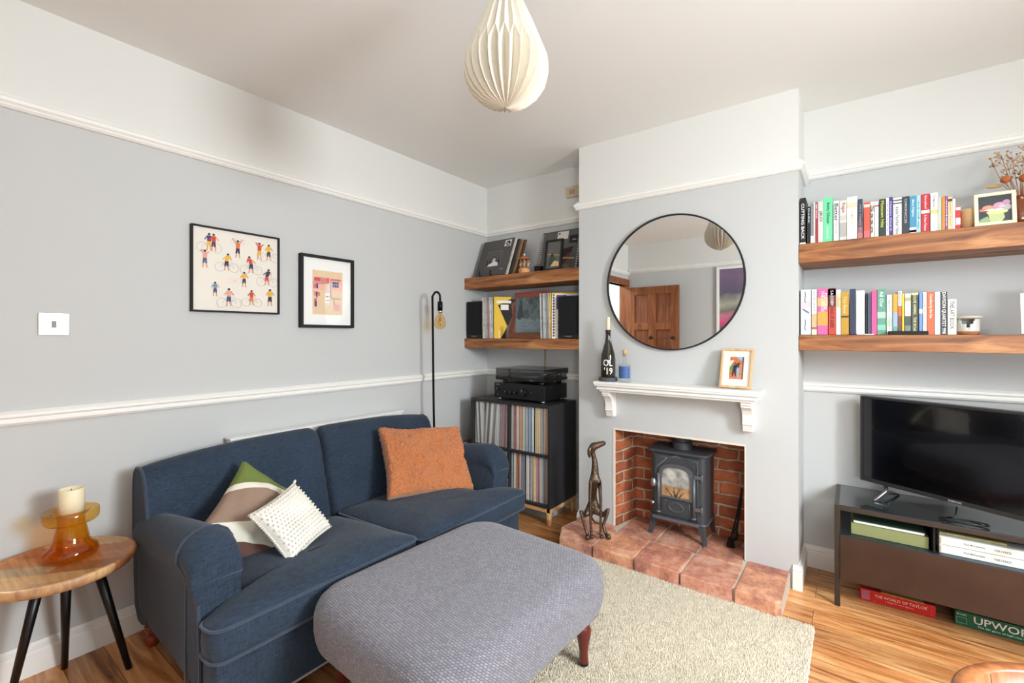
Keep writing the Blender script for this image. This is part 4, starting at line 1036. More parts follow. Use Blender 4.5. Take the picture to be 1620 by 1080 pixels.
U = [(2.232, 2.257, 1.936), (2.262, 2.277, 1.889), (2.277, 2.289, 1.901), (2.289, 2.296, 1.904), (2.297, 2.306, 1.905), (2.307, 2.328, 1.905), (2.328, 2.366, 1.92), (2.369, 2.391, 1.898), (2.393, 2.421, 1.896), (2.422, 2.46, 1.907), (2.462, 2.481, 1.89), (2.485, 2.508, 1.871), (2.51, 2.524, 1.87), (2.525, 2.539, 1.868), (2.541, 2.564, 1.876), (2.565, 2.576, 1.877), (2.576, 2.589, 1.88), (2.59, 2.62, 1.872), (2.621, 2.646, 1.873), (2.646, 2.669, 1.871), (2.669, 2.684, 1.87), (2.685, 2.713, 1.872), (2.715, 2.739, 1.872), (2.739, 2.751, 1.85), (2.752, 2.762, 1.852), (2.762, 2.771, 1.851), (2.771, 2.785, 1.845), (2.785, 2.794, 1.834), (2.795, 2.81, 1.8)]
K = (20, 20, 22); CR = (240, 236, 224)
UD = [
 (K, 'tall black book with white lettering at the chimney end of the upper right shelf', dict(text='CUTTING BACK', tcol=(240, 240, 238), tw=.5, bands=((0, .05, (235, 232, 225)),))),
 ((34, 34, 32), 'short narrow black book second from the chimney on the upper right shelf', dict(text='DARK', tcol=(215, 215, 205), tspan=(.55, .95), tw=.4)),
 ((128, 136, 146), 'slim grey blue book with white foot beside a thin cream one, upper shelf', dict(bands=((0, .2, (236, 228, 224)),))),
 ((232, 224, 206), 'very thin cream booklet next to the thin crimson book, upper right shelf', dict()),
 ((170, 46, 62), 'thin crimson book standing left of the book with white discs', dict(text='RED BOOK', tspan=(.6, .95))),
 ((210, 208, 204), 'pale grey book with white discs down its spine, left of the mint green one', dict(text='JRO', tcol=(130, 42, 52), tspan=(.52, .78), tw=.7)),
 ((108, 214, 158), 'wide mint green hardback on the upper right shelf', dict(text='Bobby Gillespie', tcol=(22, 40, 36), tspan=(.42, .88), tw=.42, t2=('Tenement Kid', (225, 240, 225), (.08, .36), .3))),
 ((238, 238, 236), 'white book titled Better with small red writing, upper right shelf', dict(text='Better', tcol=(30, 30, 32), tspan=(.5, .93), tw=.75, t2=('overcoming', (190, 50, 60), (.2, .48), .28))),
 ((214, 208, 202), 'white and grey mottled book with red blotches at the top of its spine', dict(text='Prague', tcol=(170, 60, 64), tspan=(.7, .93), tw=.6, bands=((.1, .45, (176, 172, 168)), (.5, .62, (196, 192, 188))))),
 ((240, 234, 220), 'tallest cream slipcased book with a beige square near the top, upper shelf', dict(bands=((.74, .87, (212, 204, 176)),), text='CREAM EDITION', tcol=(196, 184, 150), tspan=(.35, .68), tw=.25)),
 ((52, 62, 88), 'dark blue book fading to pink at its foot, right of the tall cream one', dict(bands=((0, .15, (196, 116, 118)), (.15, .3, (140, 92, 112)), (.3, .45, (90, 76, 104))), text='The Night Sky', tcol=(200, 170, 120), tw=.3)),
 ((214, 88, 66), 'coral book with a white emblem at its head on the upper right shelf', dict(bands=((0, .22, (224, 110, 112)), (.86, .94, (240, 200, 188))))),
 ((236, 230, 222), 'white book with black swirls along the spine beside the coral one', dict(text='Sssx', tcol=(40, 36, 38), tspan=(.1, .9), tw=.8)),
 ((240, 238, 230), 'narrow plain white book left of the dark green one, upper right shelf', dict(text='a small memoir', tcol=(170, 150, 140), tw=.25, bands=((.86, .9, (190, 80, 70)),))),
 ((44, 56, 48), 'dark green book with yellow lettering on the upper right shelf', dict(text='Motown Hits', tcol=(206, 214, 84), tspan=(.25, .95), tw=.5)),
 ((226, 228, 240), 'thin pale lilac white book squeezed left of the purple book', dict(text='essays', tcol=(100, 104, 140), tw=.3)),
 ((72, 54, 132), 'narrow purple book with pale lettering on the upper right shelf', dict(text='Human Kind R', tcol=(216, 206, 240), tw=.4)),
 ((242, 240, 232), 'broad white book titled Inside Number Nine with black topped spine', dict(text='Inside Number Nine', tcol=(30, 30, 30), tspan=(.04, .76), tw=.42, bands=((.84, .87, K), (.92, .95, K)))),
 ((48, 50, 58), 'charcoal book with fine grey lettering left of the teal blue one', dict(text='CHRONICLES', tcol=(190, 190, 196), tspan=(.3, .94), tw=.3)),
 ((64, 142, 176), 'teal blue book with black and white foot on the upper right shelf', dict(text='Blue Nights', tcol=(220, 236, 240), tspan=(.45, .9), tw=.4, bands=((0, .17, (236, 236, 232)), (.04, .1, K)))),
 ((164, 202, 206), 'slim pale aqua book standing left of the broad red one', dict(text='tide', tcol=(90, 140, 150), tw=.3)),
 ((188, 36, 50), 'broad red book with a white band across the middle of its spine', dict(bands=((.50, .58, (240, 238, 232)),), text='Storyland', tcol=(240, 220, 216), tspan=(.62, .96), tw=.35, t2=('A New Fiction', (240, 220, 216), (.05, .46), .3))),
 ((244, 242, 234), 'white book with a round gold spot halfway down, right of the red band book', dict(bands=((.46, .56, (206, 196, 116)),), text='The Madness', tcol=(120, 120, 116), tspan=(.62, .95), tw=.35)),
 ((188, 192, 176), 'thin sage grey book left of the thin orange one', dict()),
 ((218, 134, 48), 'thin orange book left of the thin mauve one on the upper right shelf', dict()),
 ((128, 88, 134), 'thin mauve book between the orange and the tan ones', dict(text='violet', tcol=(220, 200, 225))),
 ((234, 196, 146), 'narrow tan book with black mark at the top, near the right end of the row', dict(bands=((.86, .94, (60, 44, 30)),), text='golden hour', tcol=(170, 110, 60), tw=.3)),
 ((244, 240, 230), 'thin white book left of the very short red one', dict(text='short tales', tcol=(150, 140, 130), tw=.3)),
 ((208, 44, 40), 'shortest red book with white panels at the right end of the upper row', dict(bands=((.2, .5, (232, 226, 220)), (.84, .96, (232, 226, 220))), depth=.10)),
]
for (x0, x1, zt_), (c, lab, kw) in zip(U, UD): book(x0, x1, SZ + .0015, zt_ - SZ - .001, c, lab, G1, **kw)
L2 = [(2.235, 2.279, 1.481), (2.281, 2.303, 1.48), (2.305, 2.347, 1.482), (2.349, 2.378, 1.481), (2.379, 2.398, 1.473), (2.399, 2.429, 1.461), (2.432, 2.455, 1.473), (2.456, 2.488, 1.463), (2.491, 2.498, 1.45), (2.499, 2.512, 1.45), (2.513, 2.533, 1.461), (2.534, 2.565, 1.466), (2.567, 2.587, 1.439), (2.589, 2.606, 1.44), (2.607, 2.62, 1.453), (2.621, 2.628, 1.441), (2.63, 2.651, 1.44), (2.652, 2.676, 1.442), (2.678, 2.69, 1.444), (2.691, 2.703, 1.442), (2.704, 2.728, 1.444), (2.729, 2.747, 1.441), (2.747, 2.769, 1.441), (2.77, 2.798, 1.408)]
LD = [
 ((206, 210, 214), 'wide pale grey marbled book at the chimney end of the lower right shelf', dict(bands=((.6, .74, (214, 196, 204)),), text='~ / ~', tcol=(120, 122, 130), tspan=(.1, .95), tw=.6)),
 ((228, 232, 228), 'white and peach book with small letters, second on the lower right shelf', dict(bands=((0, .12, (240, 214, 190)), (.12, .17, (170, 100, 100)), (.17, .46, (238, 176, 136))), text='OUT OF THE BLUE', tcol=(120, 110, 130), tspan=(.52, .95), tw=.3)),
 ((214, 100, 160), 'wide pink and orange book with large pale letters on the lower right shelf', dict(bands=((.2, .5, (240, 160, 74)), (.62, .8, (236, 176, 110))), text='THE CHAOS', tcol=(250, 226, 226), tspan=(.5, .95), tw=.32, t2=('FOX TOAD', (252, 240, 226), (.54, .9), .28, .28))),
 ((196, 70, 52), 'dark red to coral book titled King of Ashes on the lower right shelf', dict(bands=((.6, 1, (96, 40, 40)), (.85, .98, (70, 36, 40))), text='S.A.COSBY', tcol=(240, 232, 228), tspan=(.62, .95), tw=.4, t2=('KING OF ASHES', (50, 24, 28), (.15, .58), .5))),
 ((240, 236, 226), 'white book with faded orange pattern right of King of Ashes', dict(bands=((.6, .85, (234, 204, 160)),), text='colour', tcol=(220, 140, 90), tspan=(.6, .9))),
 ((190, 146, 44), 'mustard yellow book with black right edge on the lower right shelf', dict(text='The Bees', tcol=(236, 206, 150), tspan=(.5, .9), tw=.4, bands=((.4, .44, (60, 44, 20)),))),
 ((44, 54, 76), 'tall plain navy hardback left of the plain white one', dict()),
 ((238, 236, 230), 'plain broad white book on the lower right shelf', dict()),
 ((16, 17, 22), 'very thin black book tucked left of the slate blue one', dict()),
 ((66, 76, 104), 'thin slate blue book left of the bright pink one', dict()),
 ((226, 84, 140), 'bright pink book on the lower right shelf', dict()),
 ((92, 152, 130), 'broad sea green book with white title and foam pattern', dict(text='All Our', tcol=(226, 238, 230), tspan=(.6, .95), tw=.45, bands=((.36, .5, (170, 196, 186)), (.1, .22, (136, 190, 164))))),
 ((214, 226, 212), 'pale green white book between the sea green and the orange and blue ones', dict(bands=((.2, .4, (180, 206, 180)),), text='garden', tcol=(140, 160, 140), tw=.3)),
 ((222, 156, 50), 'narrow orange topped book with a blue middle and green foot', dict(bands=((0, .2, (104, 160, 140)), (.2, .55, (150, 172, 200))))),
 ((240, 236, 228), 'narrow book with white head and brown foot left of the thin yellow one', dict(bands=((0, .42, (120, 66, 44)), (.42, .66, (190, 104, 50))), text='BENEATH', tcol=(90, 80, 80), tspan=(.7, .97), tw=.4)),
 ((240, 206, 58), 'thinnest bright yellow book on the lower right shelf', dict()),
 ((236, 206, 196), 'floral blush pink book with a grey green foot', dict(bands=((0, .22, (120, 132, 120)), (.22, .45, (70, 78, 72)), (.82, .9, (170, 170, 110))))),
 ((62, 66, 50), 'dark book with cream border and small pale letters on the lower right shelf', dict(text='OLIVE HARRIS . THE ROAD', tcol=(228, 224, 170), tspan=(.05, .95), tw=.4, bands=((.95, 1, (226, 220, 150)),))),
 ((112, 142, 200), 'narrow sky blue book with a white label', dict(bands=((.5, .6, (236, 238, 242)),))),
 ((244, 240, 230), 'narrow white book with an orange mark left of the bright orange one', dict(text='Warm Bread', tcol=(220, 130, 60), tw=.3)),
 ((228, 98, 52), 'bright orange book with white cursive title on the lower right shelf', dict(text='Caroline by the Sea', tcol=(250, 232, 220), tspan=(.38, .94), tw=.5)),
 ((228, 232, 222), 'plain greenish white book right of the bright orange one', dict()),
 ((52, 52, 54), 'charcoal book with bold white capitals left of The Art Book', dict(text='DAVSON QUARTET 998', tcol=(232, 232, 228), tspan=(.02, .99), tw=.6)),
 ((240, 234, 220), 'short thick white book titled The Art Book at the right end of its row', dict(text='THE ART BOOK', tcol=(50, 66, 70), tspan=(.15, .95), tw=.5)),
]
for (x0, x1, zt_), (c, lab, kw) in zip(L2, LD): book(x0, x1, 1.2565, zt_ - 1.257, c, lab, G2, depth=.17, **kw)

# ================================================================ OTHER THINGS ON THE RIGHT SHELVES
o = MB(); o.lathe([(0, 0), (.038, 0), (.038, .085), (.034, .09), (0, .088)], 32); c_ = o.build('wax_candle', pmat('yellow_wax', (226, 202, 146), .5)); c_.location = (2.855, 2.76, SZ + .002)
tag(c_, 'pale yellow pillar candle between the books and the flower picture', 'candle')
fr = framed('picture_frame', 'small cream framed flower picture standing on the upper right shelf', 'picture frame', .122, .138, .013, .014, pmat('cream_frame', (236, 230, 192), .5), 0, matc=pmat('dark_still_life_ground', (62, 66, 68), .7))
place(fr, (2.852, 2.700, SZ + .003), (1, 0, 0), (0, .13, 1))
P = Pic()
P.rect(.013, .109, .013, .125, (62, 66, 68))
P.poly([(.013, .013), (.08, .013), (.09, .03), (.085, .055), (.04, .057), (.045, .03), (.013, .022)], (186, 196, 142)); P.disc(.068, .056, .032, (236, 222, 150), 14, .009)
P.disc(.042, .075, .018, (224, 150, 120), 10, .012); P.disc(.028, .068, .013, (226, 120, 104), 8, .006); P.disc(.075, .082, .018, (202, 150, 172), 10, .014); P.disc(.095, .092, .012, (190, 140, 170), 8); P.disc(.098, .072, .012, (176, 176, 170), 8)
P.disc(.06, .066, .03, (240, 236, 224), 12, .004); P.disc(.082, .078, .009, (220, 180, 196), 8); P.poly([(.013, .013), (.05, .013), (.04, .04), (.02, .03)], (150, 170, 126))
q = P.put('flower_painting', fr); q.location = (0, 0, .0068)

vs_ = thing('vase_of_dried_flowers', 'amber vase with dried brown seed heads at the right end of the upper shelf', 'vase', (3.005, 2.80, SZ + .002))
MB().lathe([(0, 0), (.034, 0), (.046, .02), (.048, .05), (.036, .085), (.018, .105), (.018, .125), (.022, .13)], 28, cap=False).build('vase', pmat('dark_amber_glass', (120, 60, 22), .12, coat=.6), vs_)
rnd = random.Random(11)
DRY = [pmat('dried_tan', (196, 160, 112), .9), pmat('dried_brown', (158, 108, 66), .9), pmat('dried_rust', (170, 96, 52), .9)]
stm = MB(); heads = MB()
for (hx, hy, hz) in [(-.085, -.01, .285), (-.055, .0, .315), (-.04, -.02, .26), (-.02, .01, .30), (.005, -.02, .285), (.02, .0, .33), (.05, .01, .29), (-.03, .02, .225), (.0, .0, .24), (.03, -.01, .22), (.07, .0, .25)]:
    stm.tube([(0, 0, .05), (hx * .25, hy * .3, .15), (hx * .75, hy * .8, hz * .78), (hx, hy, hz)], [.0016, .0014, .0012, .001], 5)
    for k in range(9):
        e = (hx + rnd.uniform(-.022, .022), hy + rnd.uniform(-.02, .02), hz + rnd.uniform(-.02, .022))
        stm.tube([(hx * .9, hy * .9, hz * .93), e], .0007, 4)
        heads.lathe([(0, -.004), (.004, -.001), (.0045, .002), (0, .005)], 6, rnd.choice((0, 0, 1)), Matrix.Translation(e))
for (hx, hy, hz, r_) in [(-.045, -.01, .205, .017), (.01, -.02, .20, .02), (.03, .0, .165, .022)]:
    heads.lathe([(0, -r_), (r_ * .8, -r_ * .5), (r_, 0), (r_ * .8, r_ * .5), (0, r_)], 12, 2, Matrix.Translation((hx, hy, hz)))
    stm.tube([(0, 0, .06), (hx, hy, hz)], .0012, 5)
stm.build('stems', DRY[1], vs_); q = heads.build('seed_heads', DRY, vs_); q['kind'] = 'stuff'
bt = thing('bunny_tail_grass', 'fluffy tan bunny tail grass head sticking out above the flower picture', 'dried grass', (2.99, 2.82, SZ + .13))
b_ = MB(); b_.grid(lambda u, v: ((-.085 + .058 * u), (.009 * sin(pi * u) ** .6 + .001 * rnd.random()) * cos(2 * pi * v), .062 + (.008 * sin(pi * u) ** .6 + .001 * rnd.random()) * sin(2 * pi * v)), 24, 16)
b_.build('grass_head', DRY[0], bt); MB().tube([(-.03, 0, .062), (-.012, 0, .03), (0, 0, -.02)], .001, 5).build('stem', DRY[1], bt)

bn = thing('ceramic_burner', 'small grey and tan ceramic oil burner with half-round opening beside The Art Book', 'oil burner', (2.84, 2.735, 1.2565))
def burner():
    mb = MB(); n = 40; rings = []
    zs = [0, .014, .0145, .03, .045, .058, .066]
    vs = []; fs = []; mi = []
    for z in zs:
        for k in range(n):
            a = 2 * pi * k / n; vs.append((.035 * cos(a), .035 * sin(a), z))
    for i in range(len(zs) - 1):
        for k in range(n):
            a = 2 * pi * (k + .5) / n; zc = (zs[i] + zs[i + 1]) / 2
            # leave the half-round mouth open towards the room
            hx = .035 * cos(a) + .006
            if sin(a) < 0 and zc > .024 and hx * hx + (.066 - zc) ** 2 * .5 < .021 ** 2: continue
            mb.v; fs.append((i * n + k, i * n + (k + 1) % n, (i + 1) * n + (k + 1) % n, (i + 1) * n + k)); mi.append(1 if zc < .014 else 0)
    mb.add(vs, fs); mb.mi = mi; mb.sm = [True] * len(fs)
    return mb
q = burner().build('burner_body', [pmat('stoneware_glaze', (196, 196, 188), .4), pmat('raw_clay', (168, 110, 72), .8)], bn)
sm_ = q.modifiers.new('wall', 'SOLIDIFY'); sm_.thickness = .003; sm_.offset = -1
MB().lathe([(0, .064), (.030, .066), (.044, .071), (.046, .074), (.034, .079), (.02, .080), (0, .079)], 32).build('burner_dish', pmat('speckled_dish', (206, 196, 180), .4, var=.2, vscale=90), bn)
MB().box(-.03, .03, -.025, .03, .002, .004).build('hollow_floor', MATBLACK, bn)

o = MB().box(0, .135, 0, .09, 0, .016).build('flat_box', MATBLACK, None, .003); o.location = (2.572, 2.664, 1.2565); 
o.scale = (1, .26, 1)
tag(o, 'flat matt black bar lying on the shelf edge before the lower book row', 'box')
o = MB().box(0, .035, 0, .022, 0, .0035).build('folded_card', CARDW, None, .0005); o.location = (2.487, 2.664, 1.2562); tag(o, 'small white folded card lying in front of the plain white book', 'card')
o = MB().tube([(-.012, 0, .003), (-.004, .004, .004), (.004, -.003, .004), (.012, .002, .003)], .0025, 6).build('hair_tie', pmat('purple_cord', (96, 60, 120), .7)); o.location = (2.447, 2.675, 1.2565); tag(o, 'tiny purple cord lying in front of the navy and white books', 'cord')
o = framed('picture_frame', 'white edged frame cut off by the right side of the view, lower right shelf', 'picture frame', .14, .165, .012, .014, WHITE, 0); place(o, (2.985, 2.70, 1.2575), (1, 0, 0), (0, .12, 1))
P = Pic(); P.rect(.012, .128, .012, .153, (214, 208, 196)); P.disc(.07, .08, .03, (170, 150, 130), 14); q = P.put('print', o); q.location = (0, 0, .0068)

# ================================================================ MIRROR
mi_ = thing('round_mirror', 'large round mirror with thin black frame above the mantel shelf', 'mirror', (1.607, YC - .001, 1.557))
Mx = Matrix.Rotation(pi / 2, 4, 'X')
MB().lathe([(0, 0), (.384, 0), (.384, .014), (0, .014)], 96, M=Mx, smooth=False).build('mirror_glass', pmat('silvered_glass', (238, 240, 240), .0, 1.0), mi_)
ring = MB(); rr_ = []
for k in range(96):
    a = 2 * pi * k / 96
    rr_.append([((.381 + dx) * cos(a), -dy, (.381 + dx) * sin(a)) for dx, dy in ((0, .0), (0, .022), (.008, .022), (.008, .0))])
vs = [p for r_ in rr_ for p in r_]; fs = []
for k in range(96):
    for j in range(4): fs.append((k * 4 + j, k * 4 + (j + 1) % 4, ((k + 1) % 96) * 4 + (j + 1) % 4, ((k + 1) % 96) * 4 + j))
MB().add(vs, fs).build('mirror_frame', MATBLACK, mi_, .001)

# ================================================================ MANTEL SHELF and things on it
ms = thing('mantel_shelf', 'white moulded mantel shelf on two scroll corbels over the fireplace', 'mantel shelf', (1.635, YC, 0))
hw = .448
mbm = MB()
for z0, z1, dp in ((.917, .930, .122), (.930, .944, .136), (.944, .951, .132), (.951, .962, .146), (.962, .978, .150)):
    mbm.box(-hw + (.150 - dp), hw - (.150 - dp), -dp, 0, z0, z1)
mbm.build('shelf_board', WHITE, ms, .002)
def corbel(x):
    pr = [(0, .917), (.108, .917), (.108, .900), (.100, .897), (.100, .888), (.088, .882), (.072, .868), (.060, .848), (.055, .825), (.055, .80), (.058, .80), (.058, .795), (.052, .790), (.046, .775), (.040, .757), (0, .757)]
    mb = MB(); mb.add([(x - .024, -y, z) for y, z in pr] + [(x + .024, -y, z) for y, z in pr], [tuple(range(16)), tuple(reversed(range(16, 32)))] + [(k, 16 + k, 16 + (k + 1) % 16, (k + 1) % 16) for k in range(16)])
    return mb.build('corbel', WHITE, ms, .002)
corbel(-.389); corbel(.375)
ZM = .9785
o = thing('slate_coaster', 'round dark slate disc under the painted champagne bottle', 'coaster', (1.253, 2.578, ZM))
MB().lathe([(0, 0), (.054, 0), (.056, .004), (.056, .020), (.054, .023), (0, .023)], 40).build('disc', pmat('slate', (76, 78, 84), .7, bump=.2), o)
bo = thing('champagne_bottle', 'dark green champagne bottle lettered OL 19 holding a tall taper candle', 'bottle', (1.253, 2.578, ZM + .024))
MB().lathe([(0, 0), (.040, 0), (.044, .006), (.044, .105), (.041, .135), (.030, .175), (.020, .21), (.0155, .245), (.0150, .272), (.0175, .275), (.0175, .283), (.014, .285), (.011, .285), (.011, .25), (0, .25)], 40).build('bottle_glass', pmat('dark_green_glass', (38, 34, 20), .08, coat=.5), bo)
def bent_text(name, st, r, th0, th1, z0, z1, mat, parent, flip=False):
    vs, fs = text_mesh(st); me = bpy.data.meshes.new(name)
    me.from_pydata([(r * cos(th0 + (th1 - th0) * a), r * sin(th0 + (th1 - th0) * a), z0 + (z1 - z0) * b) for a, b in vs], [], fs); me.materials.append(mat)
    o = bpy.data.objects.new(name, me); COL.objects.link(o); o.parent = parent; return o
cdir = atan2(-2.578, 2.44 - 1.253)
OLt = flat((244, 244, 240)); 
bent_text('painted_lettering', 'OL', .0450, cdir - .66, cdir + .60, .068, .108, OLt, bo)
bent_text('painted_lettering', "'19", .0446, cdir - .55, cdir + .62, .018, .060, OLt, bo)
o = MB(); o.lathe([(.0105, 0), (.0105, .105), (.008, .108), (0, .107)], 20); t_ = o.build('taper_candle', pmat('ivory_wax', (240, 222, 184), .5)); t_.location = (1.253, 2.578, ZM + .024 + .255)
tag(t_, 'ivory taper candle stuck in the neck of the champagne bottle', 'candle')
gb = thing('glass_bottle', 'small clear glass bottle with cork and blue label beside the champagne bottle', 'bottle', (1.362, 2.572, ZM))
CLR = glass_mat('clear_bottle_glass', (.93, .95, .96))
MB().lathe([(0, 0), (.034, 0), (.036, .004), (.036, .018), (.034, .02), (.034, .098), (.030, .106), (.012, .112), (.0095, .118), (.0095, .160), (.012, .162), (.012, .166), (.009, .168)], 36, cap=False).build('bottle_glass', CLR, gb)
lb = MB(); n = 20; vs = []
for k in range(n + 1):
    a = cdir - 1.5 + 2.4 * k / n; vs += [(.0345 * cos(a), .0345 * sin(a), .024), (.0345 * cos(a), .0345 * sin(a), .094)]
lb.add(vs, [(2 * k, 2 * k + 2, 2 * k + 3, 2 * k + 1) for k in range(n)], 0, True)
lb.build('blue_label', pmat('blue_fern_label', (66, 96, 150), .5, var=.35, vscale=70), gb)
MB().lathe([(.0, .150), (.008, .152), (.009, .168), (.0115, .17), (.0115, .192), (0, .193)], 16).build('cork', pmat('cork', (206, 164, 110), .9), gb)
pf = framed('photo_frame', 'light oak framed holiday photo with wide white mount leaning on the mantel shelf', 'photo frame', .152, .208, .011, .016, wood('light_oak', (196, 150, 104), (220, 178, 130), (232, 196, 150), 'Y', 2), 0, matc=pmat('ivory_mount', (238, 232, 218), .8))
place(pf, (1.884, 2.575, ZM + .003), (1, -.06, 0), (0, .30, 1))
P = Pic(); a0, a1, b0, b1 = .043, .109, .047, .165
P.rect(a0, a1, b0, b1, (200, 110, 64)); P.poly([(a0 + .03, b1), (a1 - .008, b1), (a1 - .008, b1 - .022), (a0 + .045, b1 - .016)], (130, 176, 214)); P.rect(a0, a1, b0, b0 + .022, (214, 130, 84)); P.rect(a0, a0 + .016, b0 + .045, b0 + .085, (104, 140, 70))
P.poly([(a0, b0 + .06), (a0 + .02, b0 + .1), (a0, b1 - .02)], (226, 214, 206)); P.disc(a0 + .042, b0 + .068, .014, (50, 66, 40), 10, .02); P.rect(a1 - .006, a1, b0, b1, (86, 56, 48)); P.rect(a1 - .02, a1 - .006, b0 + .03, b0 + .08, (196, 130, 104))
P.poly([(.055, .060), (.060, .060), (.066, .085), (.071, .060), (.076, .060), (.074, .100), (.080, .118), (.064, .124), (.060, .112)], (36, 40, 66)); P.disc(.068, .130, .0045, (60, 40, 34), 8)
P.poly([(.080, .056), (.088, .056), (.090, .085), (.088, .108), (.078, .108), (.078, .085)], (136, 176, 206)); P.disc(.083, .113, .004, (90, 60, 44), 8); P.ring(.052, .066, .009, .001, (70, 70, 80)); P.ring(.072, .062, .009, .001, (50, 50, 60))
q = P.put('photograph', pf); q.location = (0, 0, .0078)
# easel strut behind the frame
MB().box(.066, .086, .01, .12, -.004, -.001).build('strut', MATBLACK, pf)

# ================================================================ HOUND SCULPTURE
def hound():
    r = thing('hound_sculpture', 'slender bronze sitting hound sculpture with lifted snout on the left end of the hearth', 'sculpture', (1.205, 2.478, .079), radians(36.59))
    # joints in local coordinates: x to the viewer's right, y away, z up
    J = [((0.002, .03, .155), .026),   # 0 pelvis
         ((0.002, .005, .235), .019),   # 1 loin
         ((.0, -.035, .330), .025),    # 2 chest
         ((.003, -.035, .385), .023),    # 3 shoulders
         ((.002, -.030, .440), .016),  # 4 neck
         ((-.012, -.030, .490), .014), # 5 throat
         ((-.014, -.032, .522), .031),  # 6 skull
         ((.018, -.038, .532), .021),  # 7 brow
         ((.066, -.044, .548), .012),   # 8 nose
         ((-.026, -.055, .320), .013), ((-.032, -.066, .22), .009), ((-.030, -.072, .11), .0075), ((-.026, -.076, .025), .008), ((-.022, -.10, .010), .020),   # left fore 9-13
         ((.026, -.055, .320), .013), ((.030, -.066, .22), .009), ((.029, -.072, .11), .0075), ((.028, -.078, .025), .008), ((.033, -.10, .010), .020),   # right fore 14-18
         ((-.055, -.01, .105), .018), ((-.085, -.05, .150), .010), ((-.060, -.06, .06), .009), ((-.048, -.07, .02), .010), ((-.052, -.108, .010), .020),  # left hind 19-23
         ((.055, -.01, .105), .018), ((.085, -.03, .155), .011), ((.050, -.04, .06), .010), ((.060, -.06, .02), .010), ((.078, -.10, .010), .020),   # right hind 24-28
         ((.0, .09, .06), .008), ((.03, .12, .012), .006), ((.09, .10, .010), .004)]   # tail 29-31
    E_ = [(0, 1), (1, 2), (2, 3), (3, 4), (4, 5), (5, 6), (6, 7), (7, 8), (2, 9), (9, 10), (10, 11), (11, 12), (12, 13), (2, 14), (14, 15), (15, 16), (16, 17), (17, 18),
          (0, 19), (19, 20), (20, 21), (21, 22), (22, 23), (0, 24), (24, 25), (25, 26), (26, 27), (27, 28), (0, 29), (29, 30), (30, 31)]
    me = bpy.data.meshes.new('hound_body'); me.from_pydata([j[0] for j in J], E_, []); me.update()
    m = pmat('aged_bronze', (104, 86, 70), .42, .8, bump=.9, bscale=70, var=.5, vscale=45, bdist=.006); me.materials.append(m)
    o = bpy.data.objects.new('hound_body', me); COL.objects.link(o); o.parent = r
    sk = o.modifiers.new('skin', 'SKIN'); sk.use_smooth_shade = True
    lay = me.skin_vertices[0] if me.skin_vertices else None
    if lay is None:
        import bmesh
        bm = bmesh.new(); bm.from_mesh(me); bm.verts.layers.skin.verify(); bm.to_mesh(me); bm.free(); lay = me.skin_vertices[0]
    for i, (p_, rad) in enumerate(J):
        lay.data[i].radius = (rad, rad); lay.data[i].use_root = (i == 0)
    su = o.modifiers.new('sub', 'SUBSURF'); su.levels = 2; su.render_levels = 2
    ea = MB(); ea.tube([(-.022, -.046, .528), (-.032, -.05, .505), (-.034, -.05, .478), (-.031, -.048, .462)], [.009, .013, .010, .005], 8)
    ea.build('ear', m, r)
    ey = MB(); ey.lathe([(0, -.003), (.003, 0), (0, .003)], 8, M=Matrix.Translation((.010, -.052, .534))); ey.build('eye', MATBLACK, r)
    return r
hound()

# ================================================================ BOX HIGH ON THE LEFT RECESS WALL, TV CABLE
o = thing('wall_junction_box', 'small beige electrical box high on the wall left of the chimney breast', 'electrical box', (.765, YB - .001, 2.255))
MB().box(0, .14, -.025, 0, 0, .075).build('casing', pmat('aged_cream_plastic', (206, 188, 158), .6), o, .006)
MB().box(.03, .075, -.027, -.025, .018, .055).build('socket_cover', pmat('aged_tan_plastic', (176, 150, 116), .6), o, .003)
o = MB().tube([(.575, YB - .006, 1.158), (.577, YB - .006, 1.08), (.574, YB - .006, 1.0), (.58, YB - .03, .96), (.585, YB - .035, .82)], .004, 8).build('cable', pmat('tan_cable', (176, 148, 108), .6)); tag(o, 'tan cable running down the wall behind the turntable', 'cable')

# ================================================================ THINGS ON THE UPPER LEFT SHELF
rs = thing('record_stand', 'black wire record stand under the dark portrait sleeve on the upper left shelf', 'record stand', (.20, 2.72, SZ + .001))
b_ = MB(); b_.box(-.14, .17, 0, .16, 0, .008)
b_.build('stand_base', MATBLACK, rs, .002)
for x in (-.075, .035): MB().tube([(x, .02, .010), (x, -.022, .010), (x, -.028, .022), (x, -.024, .048)], .0065, 8).build('stand_hook', MATBLACK, rs)
def sleeve(w_, h_, t_, col, label, cat='record', name='record_sleeve', group=None, mat=None):
    o = MB().box(0, w_, 0, t_, 0, h_).build(name, mat or COVER, None, .0005, 1, color=col)
    return tag(o, label, cat, group)
GL = 'record sleeves leaning on the upper left shelf'
